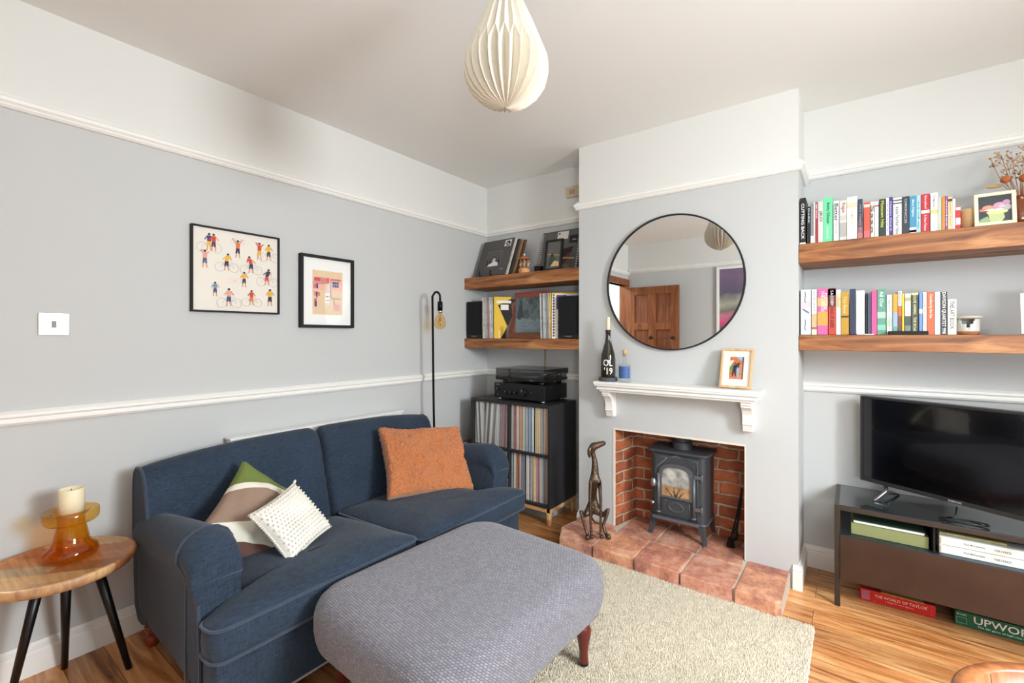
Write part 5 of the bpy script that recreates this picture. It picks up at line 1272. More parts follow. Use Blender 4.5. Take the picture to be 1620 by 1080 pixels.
# front sleeve leans back against the wall and towards the left
def leaned(o, O, tilt, yaw=0.0):
    o.location = O; o.rotation_euler = (-tilt, 0, yaw); return o
DKG = (66, 62, 60)
fsv = thing('record_sleeve', 'dark grey boxed record with small black and white portrait, frontmost on upper left shelf', 'record', group=GL)
leaned(fsv, (.045, 2.728, SZ + .012), radians(22), radians(-4))
MB().box(0, .315, 0, .012, 0, .315).build('sleeve_box', pmat('dark_grey_board', (74, 70, 68), .45, coat=.2), fsv, .001)
def front_pic(P, name, parent, O, w_, h_):
    q = P.put(name, parent); q.rotation_euler = (pi / 2, 0, 0); q.location = O; return q
P = Pic(); P.rect(.085, .235, .08, .21, (52, 50, 50))
for k in range(14): P.line((.09 + k * .0105, .15 - .02 * (k % 3)), (.09 + k * .0105, .208), .0025, (150, 148, 144))
P.disc(.165, .135, .030, (70, 66, 64), 14, .032); P.disc(.165, .130, .018, (196, 190, 184), 12, .022); P.poly([(.11, .08), (.22, .08), (.215, .105), (.185, .12), (.15, .112), (.12, .10)], (226, 224, 218))
for a_, b2 in (((.085, .08), (.235, .08)), ((.235, .08), (.235, .21)), ((.235, .21), (.085, .21)), ((.085, .21), (.085, .08))): P.line(a_, b2, .0015, (170, 168, 162))
P.rect(.235, .30, .245, .30, (214, 212, 206)); P.disc(.27, .270, .022, (40, 38, 38), 14); P.disc(.268, .266, .010, (190, 186, 180), 10)
P.rect(.255, .285, .04, .055, (120, 124, 130))
front_pic(P, 'cover_picture', fsv, (0, -.0006, 0), 0, 0)
for k, (c, lab) in enumerate([((222, 218, 208), 'white edged sleeve directly behind the dark portrait record, upper left shelf'), ((54, 50, 50), 'black sleeve leaning behind the white edged one, upper left shelf'), ((150, 120, 90), 'tan sleeve leaning behind the black one on the upper left shelf'), ((96, 66, 44), 'rearmost brown sleeve of the leaning stack on the upper left shelf')]):
    o = sleeve(.315, .308 - .004 * k, .007, c, lab, group=GL); leaned(o, (.062 + .022 * k, 2.745 + .0135 * k, SZ + .010), radians(21.5), radians(-4))
# wooden carousel music box
cz = thing('carousel_music_box', 'small wooden carousel music box on the upper left shelf', 'music box', (.532, 2.722, SZ + .001))
LW = pmat('light_turned_wood', (214, 158, 104), .5, var=.1); RW = pmat('reddish_wood', (176, 104, 64), .5)
MB().lathe([(0, 0), (.040, 0), (.041, .004), (.041, .030), (.038, .034), (0, .034)], 36).build('drum_base', LW, cz)
MB().lathe([(0, .034), (.034, .034), (.036, .038), (.034, .042), (0, .042)], 36).build('turntable_disc', RW, cz)
MB().cyl((0, 0, .04), (0, 0, .11), .005, n=12).build('post', LW, cz)
MB().lathe([(.044, .104), (.046, .108), (.040, .114), (.022, .122), (.008, .130), (0, .131)], 36).build('canopy', RW, cz)
MB().lathe([(0, .129), (.006, .133), (.007, .140), (.003, .146), (0, .150)], 14).build('finial', pmat('white_knob', (236, 230, 220), .4), cz)
for k in range(4):
    a = 2 * pi * k / 4 + .5; c_, s_ = .027 * cos(a), .027 * sin(a)
    h_ = MB(); h_.cyl((c_, s_, .042), (c_, s_, .106), .0014, n=8)
    h_.tube([(c_ - .009, s_, .066), (c_, s_, .068), (c_ + .008, s_, .068)], [.005, .0055, .004], 8); h_.tube([(c_ + .007, s_, .069), (c_ + .012, s_, .080)], [.004, .0025], 8); h_.tube([(c_ + .011, s_, .080), (c_ + .017, s_, .076)], [.003, .002], 8)
    for dx in (-.007, .006): h_.tube([(c_ + dx, s_, .064), (c_ + dx + .003, s_, .050)], .0015, 6)
    h_.build('carousel_horse', LW if k % 2 else pmat('pale_horse', (232, 206, 170), .5), cz)
MB().disc if False else None
MB().box(-.008, .008, -.0425, -.040, .012, .024).build('crest_label', RW, cz)
o = MB().box(0, .05, 0, .05, 0, .055).build('small_box', MATBLACK, None, .002); o.location = (.585, 2.77, SZ + .001); tag(o, 'small black cube-shaped box behind the wooden carousel', 'box')
bs_ = thing('record_sleeve', 'large grey sleeve edged with white dashes behind the black photo frame, upper left shelf', 'record', group=GL)
leaned(bs_, (.585, 2.80, SZ + .002), radians(16), 0)
MB().box(0, .33, 0, .01, 0, .325).build('sleeve_box', pmat('mid_grey_board', (92, 88, 84), .4, coat=.3), bs_, .001)
P = Pic()
for k in range(17):
    P.poly([(.012 + k * .0185, .325), (.02 + k * .0185, .325), (.016 + k * .0185, .312)], (26, 26, 26)); P.rect(.006, .016, .008 + k * .0185, .015 + k * .0185, (224, 222, 214)); P.rect(.314, .324, .008 + k * .0185, .015 + k * .0185, (224, 222, 214))
    P.disc(.012 + k * .0185, .012, .0025, (180, 200, 206), 6)
P.rect(.135, .225, .252, .315, (222, 216, 206)); P.disc(.15, .30, .008, (60, 60, 60), 10); P.rect(.238, .305, .215, .275, (36, 35, 36)); P.rect(.265, .295, .235, .245, (150, 150, 150))
P.poly([(.15, .10), (.20, .175), (.28, .19), (.27, .15), (.24, .10), (.2, .05)], (46, 40, 42)); P.poly([(.2, .10), (.26, .15), (.255, .10), (.22, .06)], (110, 54, 50)); P.poly([(.12, .11), (.3, .09), (.3, .10), (.12, .125)], (190, 160, 110)); P.poly([(.06, .02), (.28, .02), (.24, .06), (.1, .05)], (120, 106, 84))
front_pic(P, 'cover_picture', bs_, (0, -.0006, 0), 0, 0)
o = sleeve(.30, .315, .008, (40, 38, 40), 'black sleeve almost hidden behind the grey dashed one, beside the chimney', group=GL); leaned(o, (.70, 2.815, SZ + .002), radians(15), 0)
bf = framed('picture_frame', 'narrow upright black frame standing in front of the grey dashed sleeve', 'picture frame', .142, .222, .016, .014, BLACK, 0, matc=pmat('grey_backing', (104, 100, 96), .5)); place(bf, (.702, 2.722, SZ + .002), (1, 0, 0), (0, .16, 1))
P = Pic(); P.rect(.016, .126, .016, .206, (92, 90, 86)); P.poly([(.03, .03), (.10, .03), (.09, .08), (.06, .12), (.035, .09)], (60, 66, 50)); P.poly([(.05, .03), (.12, .03), (.115, .06), (.08, .07)], (206, 180, 120)); P.line((.02, .12), (.12, .105), .006, (170, 140, 90)); P.disc(.06, .11, .012, (40, 46, 44), 8)
q = P.put('photograph', bf); q.location = (0, 0, .0068)

# ================================================================ THINGS ON THE LOWER LEFT SHELF
SL = 1.232
def speaker(x, w_, label):
    r = thing('bookshelf_speaker', label, 'speaker', (x, 2.672, SL), group='small black bookshelf speakers')
    MB().box(0, w_, .008, .22, 0, .287).build('cabinet', BLACK, r, .003)
    MB().box(.008, w_ - .008, 0, .008, .03, .279).build('speaker_grille', pmat('black_grille_cloth', (20, 20, 21), .95, bump=.5, bscale=600), r, .003)
    text_obj('maker_plate', 'WHARFE', (w_ * .34, -.0005 + .008, .012), (w_ * .32, 0, 0), (0, 0, .008), flat((160, 160, 160)), r)
    return r
speaker(.006, .155, 'black bookshelf speaker in the corner at the left end of the lower left shelf'); speaker(.84, .158, 'black bookshelf speaker beside the chimney at the right end of the lower left shelf')
GM = 'record sleeves standing on the lower left shelf'
xx = .164
for k, (c, t_, lab) in enumerate([((232, 230, 222), .010, 'white sleeve right next to the left speaker, lower left shelf'), ((206, 206, 198), .009, 'pale grey sleeve, second from the left speaker'), ((226, 222, 208), .009, 'ivory sleeve, third from the left speaker'), ((186, 186, 182), .008, 'mid grey sleeve left of the purple pink one'),
    ((176, 128, 152), .007, 'purple pink sleeve spine among the white ones, lower left shelf'), ((214, 204, 176), .009, 'beige sleeve right of the purple pink one'), ((232, 230, 224), .010, 'bright white sleeve, second from the yellow cover'), ((196, 198, 190), .009, 'greenish grey sleeve leaning on the yellow cover')]):
    o = sleeve(t_, .312, .20, c, lab, group=GM, mat=SLEEVE); o.location = (xx, 2.69 + .002 * (k % 3), SL); o.rotation_euler = (0, radians(-2.0), 0); xx += t_ + .004
def turned(name, label, O, yaw, w_, h_, col, P, group=GM, t_=.004):
    r = thing(name, label, 'record', O, group=group, rot=(radians(-2), 0, yaw))
    MB().box(0, w_, 0, t_, 0, h_).build('sleeve_card', COVER, r, .0005, 1, color=col)
    front_pic(P, 'cover_picture', r, (0, -.0006, 0), 0, 0)
    return r
P = Pic(); P.poly([(0, 0), (.05, 0), (.10, .09), (.03, .25), (.13, .30), (.13, .314), (0, .314)], (232, 190, 64)); P.poly([(.05, 0), (.10, .09), (.03, .25), (.13, .30), (.314, .30), (.314, 0)], (34, 28, 26))
P.poly([(.08, 0), (.16, .02), (.2, .14), (.22, .22), (.17, .29), (.13, .26), (.14, .17), (.10, .08)], (122, 66, 44)); P.poly([(.10, .02), (.13, .02), (.17, .16), (.18, .24), (.15, .25), (.14, .16)], (90, 46, 34))
P.rect(.02, .13, .265, .285, (240, 236, 228)); P.rect(.05, .11, .215, .255, (240, 236, 228)); P.rect(.035, .045, .0, .06, (240, 220, 160))
turned('record_sleeve', 'yellow and black record cover with a brown profile, angled on the lower left shelf', (.276, 2.69, SL + .001), radians(42), .302, .302, (232, 190, 64), P)
P = Pic()
rnd = random.Random(5)
P.rect(0, .315, 0, .315, (112, 128, 136)); P.rect(0, .315, .0, .12, (134, 152, 160)); P.rect(0, .315, .27, .315, (150, 86, 72))
for k in range(60):
    u = rnd.uniform(.01, .3); v = rnd.uniform(.12, .27); g_ = rnd.randint(-26, 26); P.disc(u, v, rnd.uniform(.008, .028), (104 + g_, 118 + g_, 120 + g_), 9)
for k in range(30):
    u = rnd.uniform(.02, .26); v = rnd.uniform(.01, .12); P.line((u, v), (u + .04, v), .003, (160 + rnd.randint(-20, 20), 176, 184))
P.poly([(.02, .12), (.06, .28), (.09, .13)], (72, 84, 84)); P.rect(0, .315, .302, .315, (170, 60, 50))
turned('record_sleeve', 'grey blue record cover with a misty lake landscape in a wooden holder, lower left shelf', (.385, 2.80, SL + .03), radians(-3), .255, .29, (120, 130, 134), P)
hd = thing('record_holder', 'low brown wooden holder in front of the lake landscape record', 'record holder', (.405, 2.692, SL))
MB().box(0, .285, 0, .012, 0, .045).build('front_board', wood('walnut_holder', (84, 48, 30), (112, 68, 44), (130, 84, 56), 'X'), hd, .002)
MB().box(0, .285, .012, .15, 0, .012).build('holder_floor', wood('walnut_holder', (84, 48, 30), (112, 68, 44), (130, 84, 56), 'X'), hd, .002)
MB().box(-.010, -.001, -.002, .012, 0, .10).build('end_peg', pmat('grey_green_peg', (104, 108, 96), .6), hd, .001)
xx = .694
for k, (c, t_, lab) in enumerate([((214, 214, 208), .008, 'white sleeve leaning left of the right group, lower left shelf'), ((120, 126, 128), .008, 'slate sleeve, second of the right group on the lower left shelf'), ((238, 236, 228), .010, 'bright white sleeve, third of the right group'), ((190, 196, 196), .008, 'cool grey sleeve, fourth of the right group'),
    ((150, 150, 148), .008, 'darker grey sleeve left of the pale blue one'), ((186, 196, 206), .008, 'pale blue sleeve in the middle of the right group'), ((222, 200, 150), .008, 'cream and gold sleeve left of the yellow one'), ((232, 196, 84), .010, 'yellow sleeve spine beside the cream patterned one')]):
    o = sleeve(t_, .315, .20, c, lab, group=GM, mat=SLEEVE); o.location = (xx, 2.688 + .002 * (k % 3), SL); o.rotation_euler = (0, radians(-1.6), 0); xx += t_ + .0035
P = Pic(); P.rect(0, .2, 0, .315, (226, 218, 208)); 
for k in range(15): P.poly([(.012, .01 + k * .02), (.02, .02 + k * .02), (.012, .03 + k * .02), (.004, .02 + k * .02)], (70, 60, 90))
for (u, v, r_, c) in [(.07, .06, .03, (60, 60, 62)), (.06, .11, .022, (150, 150, 150)), (.09, .15, .018, (90, 90, 92)), (.07, .02, .02, (30, 30, 30))]: P.disc(u, v, r_, c, 10)
P.rect(.03, .10, .20, .30, (90, 76, 130)); P.rect(.045, .085, .215, .225, (236, 200, 80)); P.rect(.045, .085, .245, .255, (236, 200, 80)); P.rect(.06, .07, .26, .29, (236, 200, 80)); P.rect(0, .2, .306, .315, (226, 180, 60))
turned('record_sleeve', 'patterned cream record cover with yellow and purple emblem left of the right speaker', (.790, 2.682, SL + .001), radians(30), .11, .315, (226, 218, 208), P)

# ================================================================ RECORD CABINET
cb = thing('record_cabinet', 'black two by two cube cabinet on a pine leg frame, full of records', 'cabinet', (.166, 2.552, 0))
CBM = pmat('black_laminate', (46, 46, 48), .45)
W_, D_, Z0, Z1 = .69, .35, .113, .792
MB().box(0, W_, 0, D_, Z1 - .018, Z1).build('top_panel', CBM, cb, .001); MB().box(0, W_, 0, D_, Z0, Z0 + .018).build('bottom_panel', CBM, cb, .001)
for x in (0, W_ - .018): MB().box(x, x + .018, 0, D_, Z0 + .018, Z1 - .018).build('side_panel', CBM, cb, .001)
MB().box(.018, W_ - .018, D_ - .006, D_, Z0 + .018, Z1 - .018).build('back_panel', CBM, cb)
MB().box(W_ / 2 - .008, W_ / 2 + .008, 0.002, D_ - .006, Z0 + .018, Z1 - .018).build('divider', CBM, cb, .001)
zc_ = (Z0 + Z1) / 2
for x0, x1 in ((.018, W_ / 2 - .008), (W_ / 2 + .008, W_ - .018)): MB().box(x0, x1, .002, D_ - .006, zc_ - .008, zc_ + .008).build('middle_shelf', CBM, cb, .001)
PINEL = wood('clear_pine', (206, 150, 92), (224, 172, 114), (236, 192, 138), 'X', 2)
lf = MB(); lf.box(.02, W_ - .005, .005, .03, .085, .112); lf.box(.02, W_ - .005, D_ - .03, D_ - .005, .085, .112); lf.box(.0, .03, .005, D_ - .005, .085, .112); lf.box(W_ - .03, W_ - .0, .005, D_ - .005, .085, .112)
lf.build('leg_frame', PINEL, cb, .002)
for x in (.02, W_ - .02):
    for y in (.02, D_ - .02): MB().cyl((x, y, 0), (x, y, .086), .016, .019, 18).build('leg', PINEL, cb)
ORD = ['first', 'second', 'third', 'fourth', 'fifth', 'sixth', 'seventh', 'eighth', 'ninth', 'tenth', 'eleventh', 'twelfth', 'thirteenth', 'fourteenth', 'fifteenth', 'sixteenth', 'seventeenth', 'eighteenth', 'nineteenth', 'twentieth', 'twenty-first', 'twenty-second', 'twenty-third', 'twenty-fourth', 'twenty-fifth', 'twenty-sixth', 'twenty-seventh', 'twenty-eighth', 'twenty-ninth', 'thirtieth', 'thirty-first', 'thirty-second', 'thirty-third', 'thirty-fourth', 'thirty-fifth', 'thirty-sixth']
CN = {'white': (226, 224, 214), 'pale grey': (176, 176, 170), 'grey': (128, 128, 124), 'dark grey': (70, 70, 72), 'cream': (224, 212, 182), 'pink': (204, 132, 136), 'red': (170, 60, 60), 'orange': (210, 130, 72), 'blue': (104, 130, 160), 'pale blue': (160, 180, 190), 'green': (120, 140, 112), 'yellow': (214, 186, 96), 'brown': (134, 92, 62), 'tan': (190, 144, 100), 'black': (36, 34, 36), 'mauve': (150, 120, 140)}
CELLS = {
 'upper left': (.018, W_ / 2 - .008, zc_ + .008, 'white,grey,white,pale grey,dark grey,white,white,pale grey,grey,white,pale grey,dark grey,grey,white,white,pale grey,grey,dark grey,white,white,pale grey,grey,mauve,grey,pink,mauve,pink,cream,pale grey', 1),
 'upper right': (W_ / 2 + .008, W_ - .018, zc_ + .008, 'white,cream,pale grey,red,pink,white,cream,orange,tan,brown,white,cream,grey,pale blue,blue,pale blue,blue,pale blue,white,black,cream,yellow,tan,white,mauve,yellow,blue,white,orange,tan,tan', 0),
 'lower left': (.018, W_ / 2 - .008, Z0 + .018, 'pale grey,white,grey,white,cream,mauve,pink,grey,white,blue,cream,pale grey,mauve,pink,grey,white,cream,green,pale grey,white,grey,mauve,pink,pale grey,white,mauve', 0),
 'lower right': (W_ / 2 + .008, W_ - .018, Z0 + .018, 'pale blue,grey,cream,white,tan,orange,red,cream,grey,mauve,blue,black,white,cream,white,grey,mauve,cream,green,yellow,white,pink,mauve,red,cream,white,pale blue,blue,brown,pale grey,tan,tan', 0),
}
proto = None; rnd = random.Random(21)
base_me = None
for cell, (x0, x1, zb, names, leanmode) in CELLS.items():
    names = names.split(','); n_ = len(names); span = (x1 - x0 - .012); wts = [rnd.uniform(.7, 1.35) for _ in names]; tot = sum(wts); x = x0 + .003
    for k, nm in enumerate(names):
        t_ = span * wts[k] / tot
        if proto is None:
            proto = MB().box(-.5, .5, 0, .305, 0, .308).build('record_sleeve', SLEEVE, cb and None); o = proto
        else:
            o = proto.copy(); COL.objects.link(o)
        c = CN[nm]; j = rnd.randint(-14, 14); o.color = lin(tuple(max(8, min(250, int(v * .74 + 56) + j)) for v in c) if nm != 'black' else c)
        ang = 0
        if leanmode: ang = radians(-3.0 if k < 8 else (4.5 if k < 18 else 2.0)) * (1 if 0 < k < n_ - 1 else 0)
        else: ang = radians(rnd.uniform(-.4, .9))
        o.rotation_euler = (0, ang, 0); hh = rnd.uniform(.985, 1.0)
        wsc = t_ - .0008
        # a leaning sleeve pivots about its mid height so it stays within its own slot
        o.scale = (wsc, 1, hh)
        o.location = (.166 + x + t_ / 2 - sin(ang) * .154 * .6, 2.552 + .022 + rnd.uniform(0, .006), zb + .001 + abs(sin(ang)) * t_ * .5)
        tag(o, '%s record, %s from left, %s compartment of the black cabinet' % (nm, ORD[k], cell), 'record', 'records in the black cube cabinet')
        x += t_

# amplifier and turntable
am = thing('amplifier', 'black stereo amplifier with row of knobs on top of the record cabinet', 'amplifier', (.352, 2.60, Z1 + .001))
MB().box(0, .43, .012, .30, .014, .118).build('case', BLACK, am, .002)
MB().box(-.002, .432, 0, .012, .014, .122).build('front_panel', pmat('black_brushed_metal', (40, 40, 43), .42, .5), am, .003)
for x in (.03, .40):
    for y in (.03, .27): MB().cyl((x, y, 0), (x, y, .014), .018, n=18).build('foot', CHROME, am)
def knob(x, z, r_, d_=.014, name='control_knob'):
    m_ = Matrix.Translation((x, 0, z)) @ Matrix.Rotation(pi / 2, 4, 'X')
    o = MB().lathe([(r_, 0), (r_, d_ * .8), (r_ * .92, d_), (0, d_)], 26, M=m_).build(name, BLACK, am, sharp=40)
    MB().box(x - .001, x + .001, -d_ - .0006, -d_, z + r_ * .2, z + r_ * .9).build('pointer', flat((190, 190, 190)), o)
for x in (.105, .148, .188): knob(x, .056, .0115)
knob(.255, .064, .027, .022, 'volume_knob'); knob(.028, .075, .010, .008, 'power_button'); knob(.325, .060, .009, .006, 'headphone_socket')
MB().lathe([(.003, 0), (.003, .003), (0, .003)], 12, M=Matrix.Translation((.028, 0, .036)) @ Matrix.Rotation(pi / 2, 4, 'X')).build('jack', CHROME, am)
text_obj('maker_badge', 'PIONEER', (.012, -.0006, .106), (.035, 0, 0), (0, 0, .006), flat((200, 200, 200)), am)
o = MB().box(0, .10, 0, .06, 0, .020).build('wooden_block', pmat('pale_wood_block', (214, 176, 136), .6), None, .003); o.location = (.35, 2.74, Z1 + .1245); tag(o, 'pale wooden block on the amplifier behind the left foot of the turntable', 'wooden block')
tt = thing('turntable', 'black turntable with smoked clear lid standing on the amplifier', 'turntable', (.358, 2.605, Z1 + .1195))
for x in (.06, .375):
    for y in (.04, .27): MB().lathe([(0, 0), (.014, 0), (.018, .006), (.018, .022), (0, .024)], 20).build('foot', pmat('dark_chrome', (70, 70, 74), .25, .9), tt).location = (x, y, 0)
MB().box(0, .42, 0, .33, .024, .042).build('plinth', BLACK, tt, .004)
MB().lathe([(0, .043), (.148, .043), (.150, .050), (.148, .058), (0, .059)], 56, M=Matrix.Translation((.175, .165, 0))).build('platter', pmat('platter_metal', (120, 120, 122), .35, .8), tt)
MB().cyl((.375, .27, .042), (.375, .27, .075), .018, n=20).tube([(.375, .27, .072), (.375, .15, .070), (.345, .07, .066)], .004, 8).build('tonearm', CHROME, tt)
SMK = glass_mat('smoked_acrylic', (.68, .68, .68), 0.05)
lid = MB(); lid.box(.002, .418, .002, .006, .044, .105); lid.box(.002, .418, .324, .328, .044, .105); lid.box(.002, .006, .006, .324, .044, .105); lid.box(.414, .418, .006, .324, .044, .105); lid.box(.002, .418, .002, .328, .105, .109)
lid.build('dust_cover', SMK, tt)
MB().box(-.001, .421, -.001, .0, .040, .046).build('front_trim', BLACK, tt)
text_obj('maker_badge', 'audio', (.30, -.0016 + .0, .030), (.03, 0, 0), (0, 0, .006), flat((170, 170, 170)), tt)
o = MB().box(0, .26, 0, .20, 0, .06).build('storage_box', pmat('pale_grey_card', (188, 190, 192), .7), None, .002); o.location = (.52, 2.66, 0); tag(o, 'low pale grey box on the floor under the record cabinet', 'box')
o = thing('wooden_toy', 'small dark wooden cylinder with pale end between the sofa arm and the record cabinet', 'ornament', (.11, 2.60, 0))
MB().cyl((0, 0, 0), (0, 0, .40), .012, n=12).build('stand', MATBLACK, o); MB().cyl((-.01, -.035, .43), (.0, .035, .43), .034, n=24).build('drum', pmat('dark_brown_wood', (56, 36, 26), .5), o)
MB().cyl((-.0105, -.0375, .43), (-.0101, -.0355, .43), .022, n=20).build('drum_end', pmat('tan_disc', (190, 140, 104), .6), o)

# ================================================================ TELEVISION
tv = thing('television', 'flat black television angled into the room on the metal stand', 'television', (2.475, 2.875, .534), radians(-28.9))
TW, TH = .73, .42
MB().box(.0, TW, .006, .045, 0, TH).build('back_housing', BLACK, tv, .004)
scr = pmat('tv_screen', (6, 6, 8), .12, coat=.6); MB().box(.012, TW - .012, .001, .006, .018, TH - .012).build('screen', scr, tv)
bz = MB(); bzm = pmat('bezel', (44, 43, 44), .35)
bz.box(0, TW, -.003, .006, 0, .018); bz.box(0, TW, -.003, .006, TH - .010, TH); bz.box(0, .010, -.003, .006, .018, TH - .010); bz.box(TW - .010, TW, -.003, .006, .018, TH - .010)
bz.build('bezel', bzm, tv, .001)
text_obj('maker_badge', 'SAMSUNG', (TW / 2 - .022, -.0036, .005), (.044, 0, 0), (0, 0, .0075), flat((205, 205, 205)), tv)
for s_ in (.10, TW - .10):
    f_ = MB(); f_.tube([(s_, .02, .006), (s_, .02, -.035), (s_ - .0, -.08, -.062)], [.010, .010, .005], 8); f_.tube([(s_, .02, -.035), (s_, .13, -.062)], [.010, .005], 8)
    f_.build('foot', pmat('grey_silver', (120, 120, 122), .3, .8), tv)
cab_ = MB(); pts = []
for k in range(30):
    a = 2 * pi * k / 20; pts.append((2.80 + .07 * cos(a) + .001 * k, 2.655 + .026 * sin(a), .4735 + .0002 * k))
pts += [(2.79, 2.66, .49), (2.80, 2.70, .52)]
cab_.tube(pts, .003, 6); tag(cab_.build('coiled_cable', BLACK), 'black cable coiled on top of the stand below the television', 'cable')

# ================================================================ TV STAND
ts = thing('tv_stand', 'low dark metal television stand with glass top and brown drawer front', 'tv stand', (2.375, 2.601, 0))
TM = pmat('gunmetal_steel', (78, 72, 68), .38, .75, var=.25, vscale=12); SW_, SD_, ST = 1.10, .37, .468
fr = MB()
for x in (0, SW_ - .022): 
    fr.box(x, x + .022, 0, .012, 0, ST - .0); fr.box(x, x + .022, SD_ - .012, SD_, 0, ST); fr.box(x, x + .022, .012, SD_ - .012, ST - .012, ST)
fr.box(.022, SW_ - .022, 0, .012, ST - .022, ST); fr.box(.022, SW_ - .022, SD_ - .012, SD_, ST - .022, ST)
fr.build('metal_frame', TM, ts, .001)
MB().box(.018, SW_ - .018, .008, SD_ - .008, ST - .010, ST + .001).build('glass_top', pmat('dark_tinted_glass', (44, 52, 54), .06, coat=1.0), ts)
MB().box(.022, SW_ - .022, .0, SD_ - .01, .322, .336).build('shelf_panel', pmat('blue_grey_steel', (70, 80, 88), .35, .75, var=.25, vscale=10), ts, .001)
MB().box(.022, SW_ - .022, .30, .305, .132, .322).build('back_panel', TM, ts)
MB().box(.022, SW_ - .022, .002, .30, .130, .138).build('drawer_bottom', TM, ts)
dfm = pmat('brown_steel_front', (80, 62, 52), .36, .55, var=.35, vscale=6)
MB().box(.022, SW_ - .022, -.006, .0, .131, .333).build('drawer_front', dfm, ts, .001)
for x in (.022, SW_ - .028): MB().box(x, x + .006, .0, .30, .131, .322).build('side_panel', TM, ts)
MB().box(.342, .348, .015, SD_ - .02, .336, ST - .010).build('divider', MATBLACK, ts)

gx = thing('green_box_file', 'olive green fabric box on the shelf of the television stand', 'box file', (2.437, 2.640, .3365)); MB().box(0, .268, 0, .25, 0, .050).build('box', pmat('olive_cloth', (142, 146, 96), .85, bump=.3, bscale=300), gx, .002)
MB().box(.001, .267, .002, .248, .0502, .051).build('lid_seam', pmat('dark_olive', (90, 94, 58), .8), gx)
ff = thing('green_folder', 'dark green folder with white page edges lying on the olive box', 'folder', (2.447, 2.648, .388)); MB().box(0, .245, 0, .22, .0, .010).build('pages', CARDW, ff); MB().box(-.002, .247, -.002, .222, .010, .013).build('folder_cover', pmat('dark_green_cloth', (60, 84, 66), .7), ff, .0006)
WB = 'white slipcased books stacked in the television stand'
for k, z in enumerate((.3365, .3725)):
    r = thing('large_white_book', ('lower' if k == 0 else 'upper') + ' of the two thick white books lying in the television stand', 'book', (2.737, 2.632, z), group=WB)
    MB().box(0, .32, 0, .25, 0, .034).build('slipcase', pmat('white_cloth_cover', (232, 232, 226), .6), r, .0015)
    text_obj('spine_title', 'Paul McCartney', (.075, -.0006, .013), (.062, 0, 0), (0, 0, .009), flat((70, 72, 74)), r)
    text_obj('spine_title', 'THE LYRICS', (.162, -.0006, .013), (.048, 0, 0), (0, 0, .008), flat((70, 72, 74)), r)
    MB().box(.001, .006, -.0008, .0, .004, .030).build('tan_edge', flat((190, 160, 110)), r)
r = thing('magazine', 'yellow and cream magazine on top of the white books in the television stand', 'magazine', (2.74, 2.66, .4075)); MB().box(0, .20, 0, .2, 0, .008).build('pages', pmat('magazine_mixed', (196, 186, 120), .6, var=.5, vscale=30), r)
r = thing('black_media_player', 'black player box at the back of the shelf under the glass top', 'media player', (2.76, 2.68, .416)); MB().box(0, .30, 0, .2, 0, .028).build('case', BLACK, r, .002)

rg = thing('red_board_game', 'red board game box lettered THE WORLD OF TAYLOR under the television stand', 'board game', (2.474, 2.738, 0), radians(2))
MB().box(0, .265, 0, .20, 0, .053).build('box', pmat('red_box_card', (214, 40, 36), .45), rg, .001)
MB().box(.003, .034, -.0007, 0, .006, .048).build('corner_panel', flat((196, 110, 130)), rg)
P_ = MB()
add_text(P_, 'THE WORLD OF TAYLOR', (.052, -.0008, .026), (.185, 0, 0), (0, 0, .013)); add_text(P_, 'a jigsaw by Laura Bergen', (.09, -.0008, .014), (.10, 0, 0), (0, 0, .006)); P_.build('title_lettering', flat((250, 214, 200)), rg)
dd = MB(); rnd = random.Random(2)
for k in range(26):
    x, z = rnd.uniform(.04, .26), rnd.uniform(.003, .05)
    if .012 < z < .04 and .05 < x < .24: continue
    dd.box(x, x + .0018, -.0007, 0, z, z + .0018)
q = dd.build('dots', flat((250, 220, 210)), rg); q['kind'] = 'stuff'
r = thing('paper_leaflet', 'tan folded leaflet lying on top of the red board game box', 'leaflet', (2.55, 2.735, .0545)); MB().box(0, .15, 0, .1, 0, .003).build('paper', pmat('tan_paper', (222, 176, 110), .7), r)
gg = thing('green_board_game', 'green board game box lettered UPWORDS under the television stand', 'board game', (2.800, 2.745, 0), radians(-1))
MB().box(0, .38, 0, .19, 0, .062).build('box', pmat('green_box_card', (22, 96, 66), .45), gg, .001)
P_ = MB(); add_text(P_, 'UPWORDS', (.058, -.0008, .024), (.215, 0, 0), (0, 0, .030)); add_text(P_, 'The 3D game of high-rise word building', (.07, -.0008, .009), (.20, 0, 0), (0, 0, .009)); P_.build('title_lettering', flat((240, 240, 236)), gg)
P_ = MB(); add_text(P_, 'MB GAMES', (.006, -.0008, .046), (.030, 0, 0), (0, 0, .008))
for (a_, b2, c_, d_) in ((.005, .037, .036, .0368), (.005, .037, .012, .0128), (.005, .0058, .012, .0368), (.0362, .037, .012, .0368)): P_.box(a_, b2, -.0008, -.0002, c_, d_)
P_.build('panel_lettering', flat((190, 214, 200)), gg)

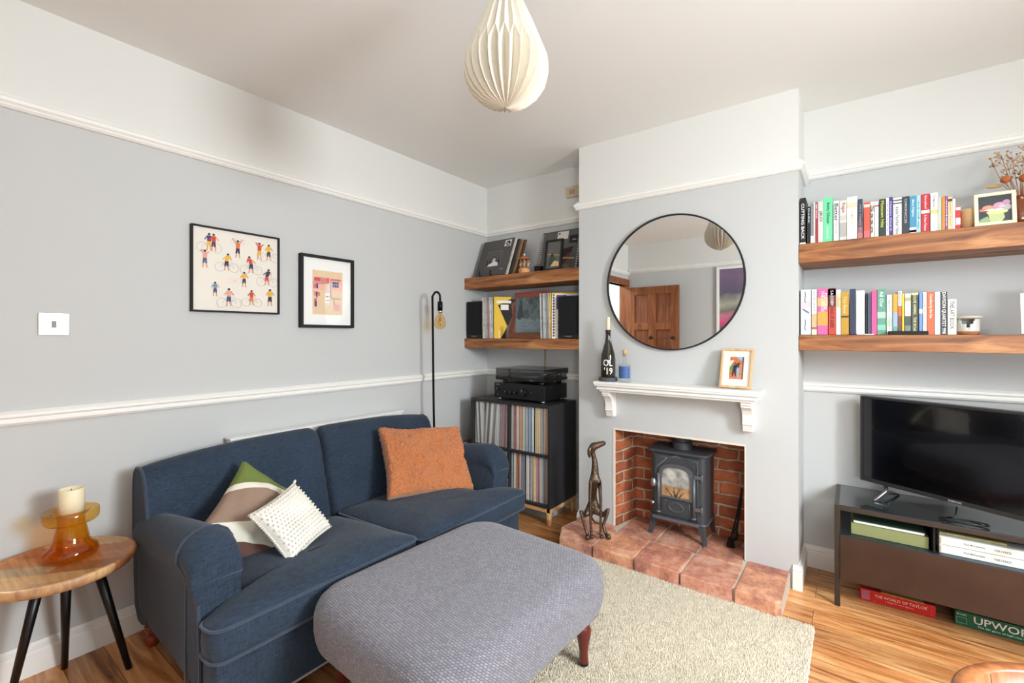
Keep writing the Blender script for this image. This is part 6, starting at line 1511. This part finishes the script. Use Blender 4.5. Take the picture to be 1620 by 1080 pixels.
# ================================================================ ROUND TRAY TABLE at the lower right corner
tr = thing('tray_table', 'round wooden tray table with thick raised rim at the lower right corner', 'tray table', (2.845, 1.325, 0))
TRW = wood('warm_stave_wood', (112, 62, 34), (150, 90, 52), (176, 114, 70), 'Z', 1.0, .35)
MB().lathe([(.0, .415), (.225, .415), (.236, .425), (.236, .496), (.230, .502), (.209, .502), (.204, .497), (.198, .438), (0, .438)], 72).build('tray', TRW, tr)
sl = MB()
for k in range(12):
    a = 2 * pi * k / 12 + .35
    sl.tube([(.2045 * cos(a), .2045 * sin(a), .497), (.1985 * cos(a), .1985 * sin(a), .439)], .0014, 5)
sl.build('stave_joints', MATBLACK, tr)
for k in range(3):
    a = 2 * pi * k / 3; MB().cyl((.20 * cos(a), .20 * sin(a), 0), (.13 * cos(a), .13 * sin(a), .416), .011, .017, 16).build('leg', BLACK, tr)

# ================================================================ ABSTRACT PAINTING on the near wall (seen in the mirror)
ap_ = framed('framed_painting', 'large white framed abstract painting of purple, grey and pink bands, seen in the mirror', 'painting', .80, .95, .03, .03, WHITE, 0, matc=pmat('canvas', (150, 140, 150), .8), glass=False)
place(ap_, (1.93, YN + .001, 1.13), (-1, 0, 0), (0, 0, 1))
def bands():
    m = bpy.data.materials.new('abstract_bands'); m.use_nodes = True; nt = m.node_tree; L = nt.links; b = nt.nodes['Principled BSDF']
    tc = nt.nodes.new('ShaderNodeTexCoord'); sp = nt.nodes.new('ShaderNodeSeparateXYZ'); L.new(tc.outputs['Object'], sp.inputs[0])
    n = nt.nodes.new('ShaderNodeTexNoise'); n.inputs['Scale'].default_value = 3; n.inputs['Detail'].default_value = 6; L.new(tc.outputs['Object'], n.inputs['Vector'])
    ma = nt.nodes.new('ShaderNodeMath'); ma.operation = 'MULTIPLY_ADD'; ma.inputs[1].default_value = .35; L.new(n.outputs['Fac'], ma.inputs[0]); L.new(sp.outputs[1], ma.inputs[2])
    r = ramp(nt, [(.15, (120, 104, 120)), (.36, (110, 100, 116)), (.44, (214, 70, 116)), (.54, (196, 120, 140)), (.6, (120, 118, 112)), (.72, (170, 168, 150)), (.82, (96, 88, 108)), (1, (120, 100, 128))]); L.new(ma.outputs[0], r.inputs[0])
    L.new(r.outputs[0], b.inputs['Base Color']); b.inputs['Roughness'].default_value = .7; return m
MB().box(.03, .77, .03, .92, .0136, .016).build('canvas_face', bands(), ap_)
